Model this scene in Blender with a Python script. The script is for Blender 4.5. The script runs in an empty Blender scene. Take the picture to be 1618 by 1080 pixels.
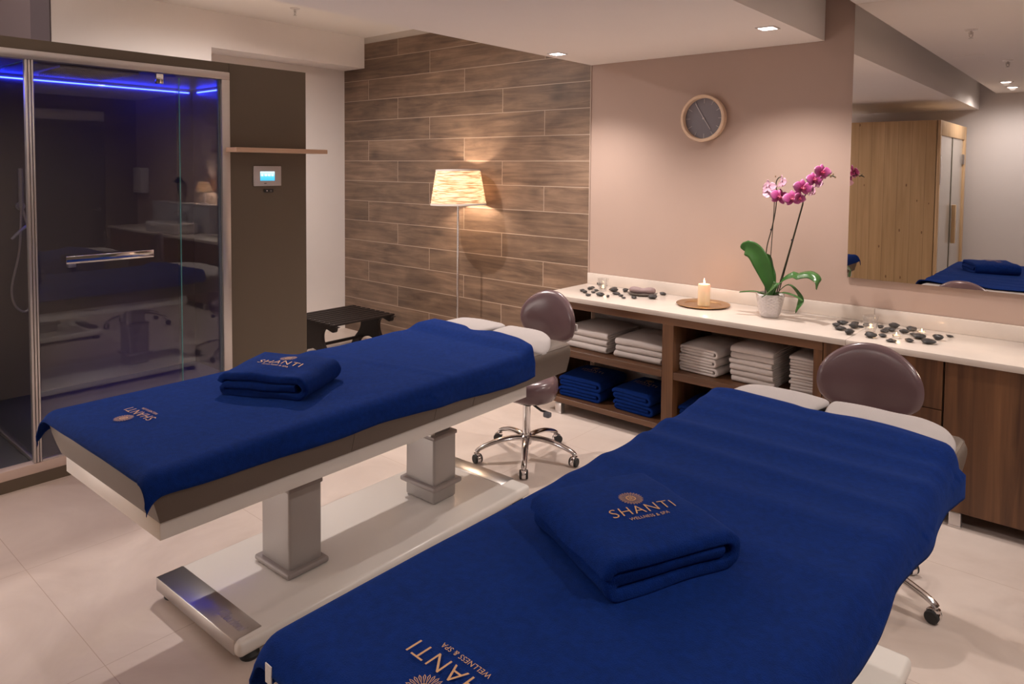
import bpy, bmesh, math, random
from mathutils import Vector, Matrix, noise
PI = math.pi
S = bpy.context.scene
COL = S.collection

# ------------------------------------------------------------------ camera, world, view
def rot_cam(yaw, pitch, roll):
    cy, sy, cp, sp, cr, sr = math.cos(yaw), math.sin(yaw), math.cos(pitch), math.sin(pitch), math.cos(roll), math.sin(roll)
    f = Vector((sy*cp, cy*cp, sp)); r = Vector((cy, -sy, 0)); u = r.cross(f)
    return cr*r + sr*u, -sr*r + cr*u, f
CAM_F, CAM_CY = 1119.4724, 317.976
cr_, cu_, cf_ = rot_cam(-0.7095433, -0.0476830, 0.0088377)
camd = bpy.data.cameras.new('camera'); cam = bpy.data.objects.new('camera', camd); COL.objects.link(cam)
mw = Matrix.Identity(4)
for i in range(3):
    mw[i][0] = cr_[i]; mw[i][1] = cu_[i]; mw[i][2] = -cf_[i]
mw[0][3], mw[1][3], mw[2][3] = 0, 0, 1.69
cam.matrix_world = mw
camd.sensor_width = 36; camd.lens = CAM_F/1618*36
camd.shift_x = 0; camd.shift_y = -(540-CAM_CY)/1618
camd.clip_start = 0.05
S.camera = cam
w = bpy.data.worlds.new('world'); S.world = w; w.use_nodes = True
w.node_tree.nodes['Background'].inputs[0].default_value = (1.0, 0.87, 0.80, 1)
w.node_tree.nodes['Background'].inputs[1].default_value = 3.3
S.view_settings.view_transform = 'Standard'; S.view_settings.look = 'None'
S.view_settings.gamma = 1; S.view_settings.use_curve_mapping = False
S.view_settings.exposure = 0.45

KEY = (1.0, 0.90, 0.835)          # colour of the ceiling spots
def spot(name, loc, power, size=125, blend=.6, col=KEY, rad=.03, aim=(0, 0, -1)):
    d = bpy.data.lights.new(name, 'SPOT'); d.energy = power; d.spot_size = math.radians(size); d.spot_blend = blend
    d.color = col; d.shadow_soft_size = rad
    o = bpy.data.objects.new(name, d); o.location = loc
    o.rotation_euler = Vector(aim).to_track_quat('-Z', 'Y').to_euler(); COL.objects.link(o); return o
SOF_Z, HI_Z, LOW_Z, WY = 2.459, 2.966, 2.65, 4.44
SPOTS_SOFFIT = [(-2.91, 3.845), (-1.485, 3.845)]
SPOTS_SOFFIT_FILL = [(-2.91, 1.3), (-2.20, .98)]  # unseen lamps added to light the tables, kept out of the mirror
SPOTS_LOW = [(-.97, -.35), (-.97, -.95), (.9, 1.4), (.85, 3.3)]  # the one beside the near table is unseen, added as fill
SPOTS_HIGH = [(-3.75, .35), (-4.5, 2.72), (-4.6, -.6)]  # rearmost lamp is added out of view to lift the ambient light
for x, y in SPOTS_SOFFIT: spot('spot_soffit', (x, y, SOF_Z-.012), 68, 120, .75, rad=.022)
for (x, y), e in zip(SPOTS_SOFFIT_FILL, (7, 11)): spot('spot_soffit', (x, y, SOF_Z-.012), e, 165, .8)
for (x, y), e in zip(SPOTS_LOW, (8, 62, 70, 100)): spot('spot_low', (x, y, LOW_Z-.012), e, 170, .9)
for (x, y), e in zip(SPOTS_HIGH, (4, 235, 4)): spot('spot_high', (x, y, HI_Z-.012), e, 172, .9)

# ------------------------------------------------------------------ materials
MATS = {}
def node_mat(name):
    m = bpy.data.materials.new(name); m.use_nodes = True
    nt = m.node_tree; b = nt.nodes['Principled BSDF']; MATS[name] = m
    return m, nt, b
def N(nt, typ, **kw):
    n = nt.nodes.new(typ)
    for k, v in kw.items():
        if hasattr(n, k): setattr(n, k, v)
    return n
def math_n(nt, op, a, b=None):
    n = nt.nodes.new('ShaderNodeMath'); n.operation = op
    for i, v in enumerate((a, b)):
        if v is None: continue
        if isinstance(v, (int, float)): n.inputs[i].default_value = v
        else: nt.links.new(v, n.inputs[i])
    return n.outputs[0]
def simple(name, col, rough=.5, metal=0, var=.06, scale=6, bump=0, bscale=200, spec=.5, coat=0, sheen=0, sheen_col=None, stretch=None):
    m, nt, b = node_mat(name)
    b.inputs['Roughness'].default_value = rough; b.inputs['Metallic'].default_value = metal
    b.inputs['Specular IOR Level'].default_value = spec
    if coat: b.inputs['Coat Weight'].default_value = coat; b.inputs['Coat Roughness'].default_value = .15
    if sheen:
        b.inputs['Sheen Weight'].default_value = sheen; b.inputs['Sheen Roughness'].default_value = .5
        if sheen_col: b.inputs['Sheen Tint'].default_value = (*sheen_col, 1)
    tc = N(nt, 'ShaderNodeTexCoord'); mp = N(nt, 'ShaderNodeMapping')
    if stretch: mp.inputs['Scale'].default_value = stretch
    nt.links.new(tc.outputs['Object'], mp.inputs[0])
    nz = N(nt, 'ShaderNodeTexNoise'); nz.inputs['Scale'].default_value = scale; nz.inputs['Detail'].default_value = 4
    nt.links.new(mp.outputs[0], nz.inputs[0])
    mx = N(nt, 'ShaderNodeMix', data_type='RGBA')
    mx.inputs[6].default_value = tuple(c*(1-var) for c in col)+(1,)
    mx.inputs[7].default_value = tuple(min(1, c*(1+var)) for c in col)+(1,)
    nt.links.new(nz.outputs[0], mx.inputs[0]); nt.links.new(mx.outputs[2], b.inputs['Base Color'])
    if bump:
        n2 = N(nt, 'ShaderNodeTexNoise'); n2.inputs['Scale'].default_value = bscale; n2.inputs['Detail'].default_value = 2
        nt.links.new(mp.outputs[0], n2.inputs[0])
        bp = N(nt, 'ShaderNodeBump'); bp.inputs['Strength'].default_value = bump; bp.inputs['Distance'].default_value = .003
        nt.links.new(n2.outputs[0], bp.inputs['Height']); nt.links.new(bp.outputs[0], b.inputs['Normal'])
    return m
def wood(name, c1, c2, axis='Z', scale=1.0, rough=.4, knots=False, planks=None, coat=0):
    """straight-grained wood, grain along axis; planks = (axis, width) draws board joints"""
    m, nt, b = node_mat(name); b.inputs['Roughness'].default_value = rough
    if coat: b.inputs['Coat Weight'].default_value = coat; b.inputs['Coat Roughness'].default_value = .2
    tc = N(nt, 'ShaderNodeTexCoord'); mp = N(nt, 'ShaderNodeMapping')
    s = {'X': (1, 22, 22), 'Y': (22, 1, 22), 'Z': (22, 22, 1)}[axis]
    mp.inputs['Scale'].default_value = tuple(v*scale for v in s)
    nt.links.new(tc.outputs['Object'], mp.inputs[0])
    nz = N(nt, 'ShaderNodeTexNoise'); nz.inputs['Scale'].default_value = 1.2; nz.inputs['Detail'].default_value = 6
    nz.inputs['Distortion'].default_value = .9
    nt.links.new(mp.outputs[0], nz.inputs[0])
    mp2 = N(nt, 'ShaderNodeMapping'); mp2.inputs['Scale'].default_value = tuple(v*scale*.28 for v in s)
    nt.links.new(tc.outputs['Object'], mp2.inputs[0])
    nz2 = N(nt, 'ShaderNodeTexNoise'); nz2.inputs['Scale'].default_value = 1; nz2.inputs['Detail'].default_value = 3; nz2.inputs['Distortion'].default_value = 1.5
    nt.links.new(mp2.outputs[0], nz2.inputs[0])
    fac = math_n(nt, 'MULTIPLY', math_n(nt, 'ADD', nz.outputs[0], nz2.outputs[0]), .5)
    cr = N(nt, 'ShaderNodeValToRGB'); cr.color_ramp.elements[0].position = .36; cr.color_ramp.elements[1].position = .66
    cr.color_ramp.elements[0].color = (*c1, 1); cr.color_ramp.elements[1].color = (*c2, 1)
    nt.links.new(fac, cr.inputs[0]); out = cr.outputs[0]
    sep = N(nt, 'ShaderNodeSeparateXYZ'); nt.links.new(tc.outputs['Object'], sep.inputs[0])
    if planks:
        ax, wd = planks
        f = math_n(nt, 'FRACT', math_n(nt, 'DIVIDE', sep.outputs['XYZ'.index(ax)], wd))
        line = math_n(nt, 'LESS_THAN', f, .02)
        fl = math_n(nt, 'FLOOR', math_n(nt, 'DIVIDE', sep.outputs['XYZ'.index(ax)], wd))
        wn = N(nt, 'ShaderNodeTexWhiteNoise'); wn.noise_dimensions = '1D'; nt.links.new(fl, wn.inputs['W'])
        mx = N(nt, 'ShaderNodeMix', data_type='RGBA', blend_type='MULTIPLY'); mx.inputs[0].default_value = 1
        v = math_n(nt, 'ADD', math_n(nt, 'MULTIPLY', wn.outputs['Value'], .18), .88)
        nt.links.new(out, mx.inputs[6]); nt.links.new(v, mx.inputs[7]); out = mx.outputs[2]
        mx2 = N(nt, 'ShaderNodeMix', data_type='RGBA'); mx2.inputs[7].default_value = tuple(c*.45 for c in c1)+(1,)
        nt.links.new(line, mx2.inputs[0]); nt.links.new(out, mx2.inputs[6]); out = mx2.outputs[2]
    if knots:
        mp3 = N(nt, 'ShaderNodeMapping'); mp3.inputs['Scale'].default_value = {'Z': (9, 9, 4), 'X': (4, 9, 9), 'Y': (9, 4, 9)}[axis]
        nt.links.new(tc.outputs['Object'], mp3.inputs[0])
        vo = N(nt, 'ShaderNodeTexVoronoi'); vo.inputs['Scale'].default_value = 1.25; nt.links.new(mp3.outputs[0], vo.inputs[0])
        k = math_n(nt, 'LESS_THAN', vo.outputs['Distance'], .085)
        mx3 = N(nt, 'ShaderNodeMix', data_type='RGBA'); mx3.inputs[7].default_value = (.16, .07, .03, 1)
        nt.links.new(math_n(nt, 'MULTIPLY', k, .8), mx3.inputs[0]); nt.links.new(out, mx3.inputs[6]); out = mx3.outputs[2]
    nt.links.new(out, b.inputs['Base Color'])
    bp = N(nt, 'ShaderNodeBump'); bp.inputs['Strength'].default_value = .12; bp.inputs['Distance'].default_value = .002
    nt.links.new(nz.outputs[0], bp.inputs['Height']); nt.links.new(bp.outputs[0], b.inputs['Normal'])
    return m
def glass_mat(name, tint=(.93, .97, .96), ior=1.58, rough=0.0):
    m, nt, b = node_mat(name); nt.nodes.remove(b)
    out = nt.nodes['Material Output']
    tr = N(nt, 'ShaderNodeBsdfTransparent'); tr.inputs[0].default_value = (*tint, 1)
    gl = N(nt, 'ShaderNodeBsdfGlossy'); gl.inputs['Roughness'].default_value = rough; gl.inputs[0].default_value = (1, 1, 1, 1)
    geo = N(nt, 'ShaderNodeNewGeometry'); dt = N(nt, 'ShaderNodeVectorMath', operation='DOT_PRODUCT')
    nt.links.new(geo.outputs['Incoming'], dt.inputs[0]); nt.links.new(geo.outputs['Normal'], dt.inputs[1])
    f0 = ((ior-1)/(ior+1))**2
    c5 = math_n(nt, 'POWER', math_n(nt, 'SUBTRACT', 1.0, math_n(nt, 'ABSOLUTE', dt.outputs['Value'])), 5)
    fres = math_n(nt, 'ADD', math_n(nt, 'MULTIPLY', c5, 1-f0), f0)
    mx = N(nt, 'ShaderNodeMixShader')
    nt.links.new(fres, mx.inputs[0]); nt.links.new(tr.outputs[0], mx.inputs[1]); nt.links.new(gl.outputs[0], mx.inputs[2])
    nt.links.new(mx.outputs[0], out.inputs[0])
    return m
def emit(name, col, st):
    m, nt, b = node_mat(name)
    b.inputs['Base Color'].default_value = (*col, 1)
    b.inputs['Emission Color'].default_value = (*col, 1); b.inputs['Emission Strength'].default_value = st
    return m

def tile_wall_mat():
    m, nt, b = node_mat('wood_look_tile'); b.inputs['Roughness'].default_value = .42
    tc = N(nt, 'ShaderNodeTexCoord'); sep = N(nt, 'ShaderNodeSeparateXYZ'); nt.links.new(tc.outputs['Object'], sep.inputs[0])
    X, Z = sep.outputs[0], sep.outputs[2]
    h, L, sh = .2006, 1.334, .4447
    zr = math_n(nt, 'DIVIDE', math_n(nt, 'SUBTRACT', Z, .139), h)
    row = math_n(nt, 'FLOOR', zr); fz = math_n(nt, 'FRACT', zr)
    u = math_n(nt, 'DIVIDE', math_n(nt, 'ADD', math_n(nt, 'ADD', X, 5.258-.4447*10+L*20), math_n(nt, 'MULTIPLY', row, sh)), L)
    cu = math_n(nt, 'FLOOR', u); fu = math_n(nt, 'FRACT', u)
    gz, gu = .0028/h, .0028/L
    g = math_n(nt, 'MAXIMUM', math_n(nt, 'MAXIMUM', math_n(nt, 'LESS_THAN', fz, gz), math_n(nt, 'GREATER_THAN', fz, 1-gz)),
               math_n(nt, 'MAXIMUM', math_n(nt, 'LESS_THAN', fu, gu), math_n(nt, 'GREATER_THAN', fu, 1-gu)))
    cid = math_n(nt, 'ADD', math_n(nt, 'MULTIPLY', row, 7.31), math_n(nt, 'MULTIPLY', cu, 3.77))
    wn = N(nt, 'ShaderNodeTexWhiteNoise'); wn.noise_dimensions = '1D'; nt.links.new(cid, wn.inputs['W'])
    cmb = N(nt, 'ShaderNodeCombineXYZ')
    nt.links.new(math_n(nt, 'ADD', math_n(nt, 'MULTIPLY', X, 1.3), math_n(nt, 'MULTIPLY', wn.outputs['Value'], 40)), cmb.inputs[0])
    nt.links.new(math_n(nt, 'MULTIPLY', wn.outputs['Value'], 17), cmb.inputs[1]); nt.links.new(math_n(nt, 'MULTIPLY', Z, 17), cmb.inputs[2])
    nz = N(nt, 'ShaderNodeTexNoise'); nz.inputs['Scale'].default_value = 1.0; nz.inputs['Detail'].default_value = 8; nz.inputs['Roughness'].default_value = .68; nz.inputs['Distortion'].default_value = 1.2
    nt.links.new(cmb.outputs[0], nz.inputs[0])
    cmb2 = N(nt, 'ShaderNodeCombineXYZ')
    nt.links.new(math_n(nt, 'ADD', math_n(nt, 'MULTIPLY', X, 2.6), math_n(nt, 'MULTIPLY', wn.outputs['Value'], 91)), cmb2.inputs[0])
    nt.links.new(math_n(nt, 'MULTIPLY', Z, 5), cmb2.inputs[2])
    nz2 = N(nt, 'ShaderNodeTexNoise'); nz2.inputs['Scale'].default_value = 1.0; nz2.inputs['Detail'].default_value = 4; nz2.inputs['Distortion'].default_value = .5
    nt.links.new(cmb2.outputs[0], nz2.inputs[0])
    cr = N(nt, 'ShaderNodeValToRGB'); e = cr.color_ramp.elements
    e[0].position = .30; e[0].color = (.075, .047, .034, 1); e[1].position = .70; e[1].color = (.34, .225, .150, 1)
    n = e.new(.5); n.color = (.190, .122, .084, 1)
    nt.links.new(math_n(nt, 'ADD', math_n(nt, 'MULTIPLY', nz.outputs[0], .62), math_n(nt, 'MULTIPLY', nz2.outputs[0], .38)), cr.inputs[0])
    mx = N(nt, 'ShaderNodeMix', data_type='RGBA', blend_type='MULTIPLY'); mx.inputs[0].default_value = 1
    nt.links.new(cr.outputs[0], mx.inputs[6]); nt.links.new(math_n(nt, 'ADD', math_n(nt, 'MULTIPLY', wn.outputs['Value'], .35), .80), mx.inputs[7])
    # smoky knots
    cmb3 = N(nt, 'ShaderNodeCombineXYZ')
    nt.links.new(math_n(nt, 'ADD', math_n(nt, 'MULTIPLY', X, 2.2), math_n(nt, 'MULTIPLY', wn.outputs['Value'], 33)), cmb3.inputs[0]); nt.links.new(math_n(nt, 'MULTIPLY', Z, 4.5), cmb3.inputs[2])
    vo = N(nt, 'ShaderNodeTexVoronoi'); vo.inputs['Scale'].default_value = .8; nt.links.new(cmb3.outputs[0], vo.inputs[0])
    kr = N(nt, 'ShaderNodeMapRange'); kr.inputs[1].default_value = .03; kr.inputs[2].default_value = .17; kr.inputs[3].default_value = .7; kr.inputs[4].default_value = 0
    nt.links.new(vo.outputs['Distance'], kr.inputs[0])
    mk = N(nt, 'ShaderNodeMix', data_type='RGBA'); mk.inputs[7].default_value = (.07, .05, .038, 1)
    nt.links.new(kr.outputs[0], mk.inputs[0]); nt.links.new(mx.outputs[2], mk.inputs[6])
    mg = N(nt, 'ShaderNodeMix', data_type='RGBA'); mg.inputs[7].default_value = (.46, .35, .27, 1)
    nt.links.new(g, mg.inputs[0]); nt.links.new(mk.outputs[2], mg.inputs[6]); nt.links.new(mg.outputs[2], b.inputs['Base Color'])
    bp = N(nt, 'ShaderNodeBump'); bp.inputs['Strength'].default_value = .15; bp.inputs['Distance'].default_value = .003
    nt.links.new(nz.outputs[0], bp.inputs['Height']); nt.links.new(bp.outputs[0], b.inputs['Normal'])
    return m
def floor_mat():
    m, nt, b = node_mat('floor_tile'); b.inputs['Roughness'].default_value = .38
    tc = N(nt, 'ShaderNodeTexCoord'); sep = N(nt, 'ShaderNodeSeparateXYZ'); nt.links.new(tc.outputs['Object'], sep.inputs[0])
    def ln(o, off, p):
        f = math_n(nt, 'FRACT', math_n(nt, 'DIVIDE', math_n(nt, 'ADD', o, off), p))
        return math_n(nt, 'LESS_THAN', f, .0026/p)
    g = math_n(nt, 'MAXIMUM', ln(sep.outputs[0], 3.396+.857*20, .857), ln(sep.outputs[1], -.868+.866*20, .866))
    nz = N(nt, 'ShaderNodeTexNoise'); nz.inputs['Scale'].default_value = 1.6; nz.inputs['Detail'].default_value = 7; nz.inputs['Roughness'].default_value = .6; nz.inputs['Distortion'].default_value = .8
    nt.links.new(tc.outputs['Object'], nz.inputs[0])
    cr = N(nt, 'ShaderNodeValToRGB'); e = cr.color_ramp.elements
    e[0].position = .35; e[0].color = (.53, .435, .385, 1); e[1].position = .68; e[1].color = (.645, .55, .495, 1)
    nt.links.new(nz.outputs[0], cr.inputs[0])
    mg = N(nt, 'ShaderNodeMix', data_type='RGBA'); mg.inputs[7].default_value = (.42, .32, .26, 1)
    nt.links.new(g, mg.inputs[0]); nt.links.new(cr.outputs[0], mg.inputs[6]); nt.links.new(mg.outputs[2], b.inputs['Base Color'])
    return m
def terry(name, col, var=.25, sheen=.35, sc=None, bump=.6, blotch=14):
    m = simple(name, col, .95, 0, var, blotch, bump, 420, .15, 0, sheen, sc)
    return m

TILE = tile_wall_mat(); FLOOR = floor_mat()
WHITE_WALL = simple('white_paint', (.84, .79, .775), .8, var=.015)
CEIL = simple('ceiling_paint', (.86, .815, .79), .85, var=.01)
PINK = simple('beige_paint', (.45, .325, .27), .6, var=.02)
TAUPE = simple('taupe_paint', (.125, .098, .072), .5, var=.02)
DARKTILE = simple('shower_panel', (.19, .16, .14), .3, var=.05)
TRAY = simple('shower_tray', (.075, .075, .08), .35, var=.05)
MARBLE = simple('cream_marble', (.66, .58, .52), .22, var=.12, scale=5)
THRESH = simple('threshold_marble', (.60, .48, .43), .35, var=.05)
ALU = simple('satin_aluminium', (.62, .59, .58), .33, .9, .03, 3, stretch=(1, 1, 40))
CHROME = simple('chrome', (.80, .78, .78), .10, 1, .01)
SATIN = simple('satin_chrome', (.72, .70, .72), .28, .55, .02)
STEEL = simple('brushed_steel', (.60, .57, .55), .28, 1, .05, 3, stretch=(60, 1, 1))
MIRROR = simple('mirror_silver', (.86, .83, .80), .01, 1, 0)
GLASS = glass_mat('clear_glass', (.90, .90, .90)); TUMBLER = glass_mat('tumbler_glass', (.96, .96, .96), 1.8)
GLASSEDGE = simple('glass_edge', (.10, .32, .34), .15, 0, .02, coat=.5)
RUBBER = simple('black_rubber', (.02, .02, .02), .6)
BLACKM = simple('black_metal', (.025, .022, .022), .45)
WHITE_LAC = simple('white_lacquer', (.76, .72, .68), .3, 0, .01, coat=.3)
COLM = simple('column_grey', (.40, .37, .355), .42, .35, .03)
CUSH = simple('taupe_leather', (.125, .095, .077), .45, 0, .03, 5, .25, 500)
MAUVE = simple('mauve_leather', (.150, .092, .100), .26, 0, .03, 4, .08, 300, coat=.25)
HTERRY = terry('head_cover_terry', (.49, .45, .445), .04, .15, (1, .95, .9), .8)
BLUE = terry('blue_terry', (.0016, .020, .150), .45, .12, (.06, .25, .95), .9, 60)
WTERRY = terry('white_terry', (.74, .67, .64), .04, .2, (1, .95, .9), .8)
GOLD = simple('gold_thread', (.60, .34, .16), .6, 0, .15, 300)
WALNUT_V = wood('walnut_upright', (.065, .025, .010), (.22, .100, .042), 'Z', .8, .38)
WALNUT_H = wood('walnut_level', (.085, .036, .017), (.22, .105, .050), 'X', 1, .4)
PINE = wood('pine_boards', (.44, .28, .135), (.60, .40, .21), 'Z', 1, .5, True, ('X', .135))
PINE_P = wood('pine_frame', (.55, .36, .19), (.68, .47, .27), 'Z', 1, .5)
BIRCH = wood('birch', (.70, .50, .35), (.80, .60, .44), 'X', 1, .5)
OAK = wood('oak_shelf', (.55, .36, .25), (.68, .47, .34), 'Y', 1, .5)
BENCHM = simple('dark_bench_paint', (.014, .009, .008), .55, 0, .1, 10, spec=.25)
STONE = simple('basalt_pebble', (.035, .033, .034), .38, 0, .3, 40, .1, 200)
BOWLM = simple('grey_stoneware', (.10, .085, .075), .4, 0, .15, 20)
LILAC = simple('lilac_soap', (.27, .19, .19), .55, 0, .15, 30, .3, 90)
BRASS = simple('brushed_brass', (.52, .33, .17), .34, 1, .06, 8, .1, 60)
WAX = simple('candle_wax', (.86, .68, .46), .45, 0, .02)
MATS['candle_wax'].node_tree.nodes['Principled BSDF'].inputs['Subsurface Weight'].default_value = .3
TINM = simple('tin_cup', (.7, .68, .66), .25, 1, .02)
PORC = simple('white_ceramic', (.72, .66, .65), .3, 0, .01, coat=.3)
LEAF = simple('orchid_leaf', (.045, .135, .030), .27, 0, .25, 9, .05, 60, coat=.15)
STEM = simple('orchid_stem', (.035, .035, .018), .5, 0, .3, 30)
BARK = simple('bark_chips', (.10, .06, .04), .9, 0, .5, 60, .8, 80)
CLOCKF = simple('clock_face', (.200, .180, .205), .55, 0, .03)
PALE = simple('pale_marks', (.62, .57, .57), .5)
HOLE_SHADE = simple('hole_shade', (.01, .01, .012), .9)  # black standing in for the shade inside the face hole
LAMPHOUSE = simple('lamp_trim', (.75, .70, .68), .4)
LENS = emit('lamp_lens', (1, .93, .92), 9)
LED = emit('blue_led', (.016, .030, 1.0), 26)
FLAME = emit('flame', (1, .62, .28), 14)
BULB = emit('bulb', (1, .80, .60), 400)
DOORM = simple('grey_door', (.055, .060, .065), .45)

def flower_mat():
    m, nt, b = node_mat('orchid_petal'); b.inputs['Roughness'].default_value = .5
    tc = N(nt, 'ShaderNodeTexCoord'); ln = N(nt, 'ShaderNodeVectorMath', operation='LENGTH'); nt.links.new(tc.outputs['Object'], ln.inputs[0])
    nz = N(nt, 'ShaderNodeTexNoise'); nz.inputs['Scale'].default_value = 160; nt.links.new(tc.outputs['Object'], nz.inputs[0])
    f = math_n(nt, 'ADD', ln.outputs['Value'], math_n(nt, 'MULTIPLY', math_n(nt, 'SUBTRACT', nz.outputs[0], .5), .018))
    cr = N(nt, 'ShaderNodeValToRGB'); e = cr.color_ramp.elements
    e[0].position = .012; e[0].color = (.22, .008, .07, 1); e[1].position = .052; e[1].color = (.75, .42, .55, 1)
    n = e.new(.028); n.color = (.42, .055, .23, 1); n = e.new(.042); n.color = (.52, .13, .33, 1)
    nt.links.new(f, cr.inputs[0]); nt.links.new(cr.outputs[0], b.inputs['Base Color']); return m
PETAL = flower_mat(); PETALB = simple('petal_back', (.62, .36, .47), .5, 0, .12, 60)
LIP = simple('orchid_lip', (.35, .03, .09), .4, 0, .3, 120)
def shade_mat():
    m, nt, b = node_mat('wound_cord_shade'); nt.nodes.remove(b); out = nt.nodes['Material Output']
    tc = N(nt, 'ShaderNodeTexCoord'); mp = N(nt, 'ShaderNodeMapping'); mp.inputs['Scale'].default_value = (9, 9, 130)
    nt.links.new(tc.outputs['Object'], mp.inputs[0])
    nz = N(nt, 'ShaderNodeTexNoise'); nz.inputs['Scale'].default_value = 1; nz.inputs['Detail'].default_value = 3; nt.links.new(mp.outputs[0], nz.inputs[0])
    cr = N(nt, 'ShaderNodeValToRGB'); e = cr.color_ramp.elements
    e[0].position = .38; e[0].color = (.42, .30, .20, 1); e[1].position = .58; e[1].color = (.80, .70, .60, 1)
    nt.links.new(nz.outputs[0], cr.inputs[0])
    d = N(nt, 'ShaderNodeBsdfDiffuse'); t = N(nt, 'ShaderNodeBsdfTranslucent'); mx = N(nt, 'ShaderNodeMixShader'); mx.inputs[0].default_value = .5
    bp = N(nt, 'ShaderNodeBump'); bp.inputs['Strength'].default_value = .6; bp.inputs['Distance'].default_value = .003
    nt.links.new(nz.outputs[0], bp.inputs['Height']); nt.links.new(bp.outputs[0], d.inputs['Normal'])
    nt.links.new(cr.outputs[0], d.inputs[0]); nt.links.new(cr.outputs[0], t.inputs[0])
    nt.links.new(d.outputs[0], mx.inputs[1]); nt.links.new(t.outputs[0], mx.inputs[2]); nt.links.new(mx.outputs[0], out.inputs[0]); return m
SHADE = shade_mat()

# ------------------------------------------------------------------ mesh helpers
def add_bm(dst, src):
    mp = {}
    for v in src.verts: mp[v] = dst.verts.new(v.co)
    for f in src.faces:
        try: dst.faces.new([mp[v] for v in f.verts])
        except ValueError: pass
    src.free()
def BM(): return bmesh.new()
def box(bm, x0, x1, y0, y1, z0, z1, r=0, seg=2, M=None):
    t = bmesh.new(); bmesh.ops.create_cube(t, size=1)
    for v in t.verts:
        v.co = Vector(((x0+x1)/2+v.co.x*(x1-x0), (y0+y1)/2+v.co.y*(y1-y0), (z0+z1)/2+v.co.z*(z1-z0)))
    if r: bmesh.ops.bevel(t, geom=t.edges[:], offset=r, segments=seg, profile=.5, affect='EDGES')
    if M is not None: bmesh.ops.transform(t, matrix=M, verts=t.verts)
    add_bm(bm, t); return bm
def lathe(bm, prof, c=(0, 0, 0), n=32, axis='Z', M=None, rad=None):
    rings = []
    for (r, z) in prof:
        if r < 1e-6: ring = [Vector((0, 0, z))]
        else:
            ring = []
            for i in range(n):
                a = 2*PI*i/n; rr = r*(rad(a, z) if rad else 1); ring.append(Vector((rr*math.cos(a), rr*math.sin(a), z)))
        rings.append(ring)
    R = Matrix.Identity(3)
    if axis == 'X': R = Matrix(((0, 0, 1), (0, 1, 0), (-1, 0, 0)))
    if axis == 'Y': R = Matrix(((1, 0, 0), (0, 0, 1), (0, -1, 0)))
    vs = []
    for ring in rings:
        row = []
        for p in ring:
            q = R @ p + Vector(c)
            if M is not None: q = M @ q
            row.append(bm.verts.new(q))
        vs.append(row)
    for a, b in zip(vs, vs[1:]):
        if len(a) == 1 and len(b) == 1: continue
        for i in range(n):
            j = (i+1) % n
            if len(a) == 1: bm.faces.new((a[0], b[j], b[i]))
            elif len(b) == 1: bm.faces.new((a[i], a[j], b[0]))
            else: bm.faces.new((a[i], a[j], b[j], b[i]))
    return bm
def cyl(bm, c, r, z0, z1, n=24, axis='Z', M=None):
    return lathe(bm, [(0, z0), (r, z0), (r, z1), (0, z1)], c, n, axis, M)
def smooth_path(pts, k=6):
    """Catmull-Rom through the points"""
    P = [Vector(p) for p in pts]; out = []
    for i in range(len(P)-1):
        p0 = P[max(i-1, 0)]; p1 = P[i]; p2 = P[i+1]; p3 = P[min(i+2, len(P)-1)]
        for j in range(k):
            t = j/k
            out.append(.5*((2*p1)+(p2-p0)*t+(2*p0-5*p1+4*p2-p3)*t*t+(3*p1-p0-3*p2+p3)*t**3))
    out.append(P[-1]); return out
def tube(bm, pts, rad, n=10, sx=1, sy=1, cap=True):
    pts = [Vector(p) for p in pts]; rows = []
    if not hasattr(rad, '__len__'): rad = [rad]*len(pts)
    up = Vector((0, 0, 1)); prev = None
    for i, p in enumerate(pts):
        t = (pts[min(i+1, len(pts)-1)]-pts[max(i-1, 0)]).normalized()
        if prev is None:
            a = t.cross(up)
            if a.length < .05: a = t.cross(Vector((1, 0, 0)))
            a.normalize()
        else:
            a = prev-t*prev.dot(t); a.normalize()
        prev = a; b = a.cross(t)
        rows.append([bm.verts.new(p+(a*math.cos(2*PI*k/n)*sx+b*math.sin(2*PI*k/n)*sy)*rad[i]) for k in range(n)])
    for a, b in zip(rows, rows[1:]):
        for k in range(n): bm.faces.new((a[k], a[(k+1) % n], b[(k+1) % n], b[k]))
    if cap:
        bm.faces.new(rows[0][::-1]); bm.faces.new(rows[-1])
    return bm
def prism(bm, outline, a0, a1, plane='XZ'):
    """extrude a 2D outline; plane XZ extrudes along Y, YZ along X, XY along Z"""
    def P(u, v, a): return {'XZ': (u, a, v), 'YZ': (a, u, v), 'XY': (u, v, a)}[plane]
    A = [bm.verts.new(P(u, v, a0)) for u, v in outline]; B = [bm.verts.new(P(u, v, a1)) for u, v in outline]
    n = len(outline)
    for i in range(n): bm.faces.new((A[i], A[(i+1) % n], B[(i+1) % n], B[i]))
    bm.faces.new(A[::-1]); bm.faces.new(B); return bm
def blob(bm, c, s, n=2, jit=0, seed=0, M=None):
    t = bmesh.new(); bmesh.ops.create_icosphere(t, subdivisions=n, radius=1)
    for v in t.verts:
        k = 1+jit*noise.noise(v.co*1.3+Vector((seed, seed*.7, 0)))
        v.co = Vector((v.co.x*s[0]*k, v.co.y*s[1]*k, v.co.z*s[2]*k))
    if M is not None: bmesh.ops.transform(t, matrix=M, verts=t.verts)
    for v in t.verts: v.co += Vector(c)
    add_bm(bm, t); return bm
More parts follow.
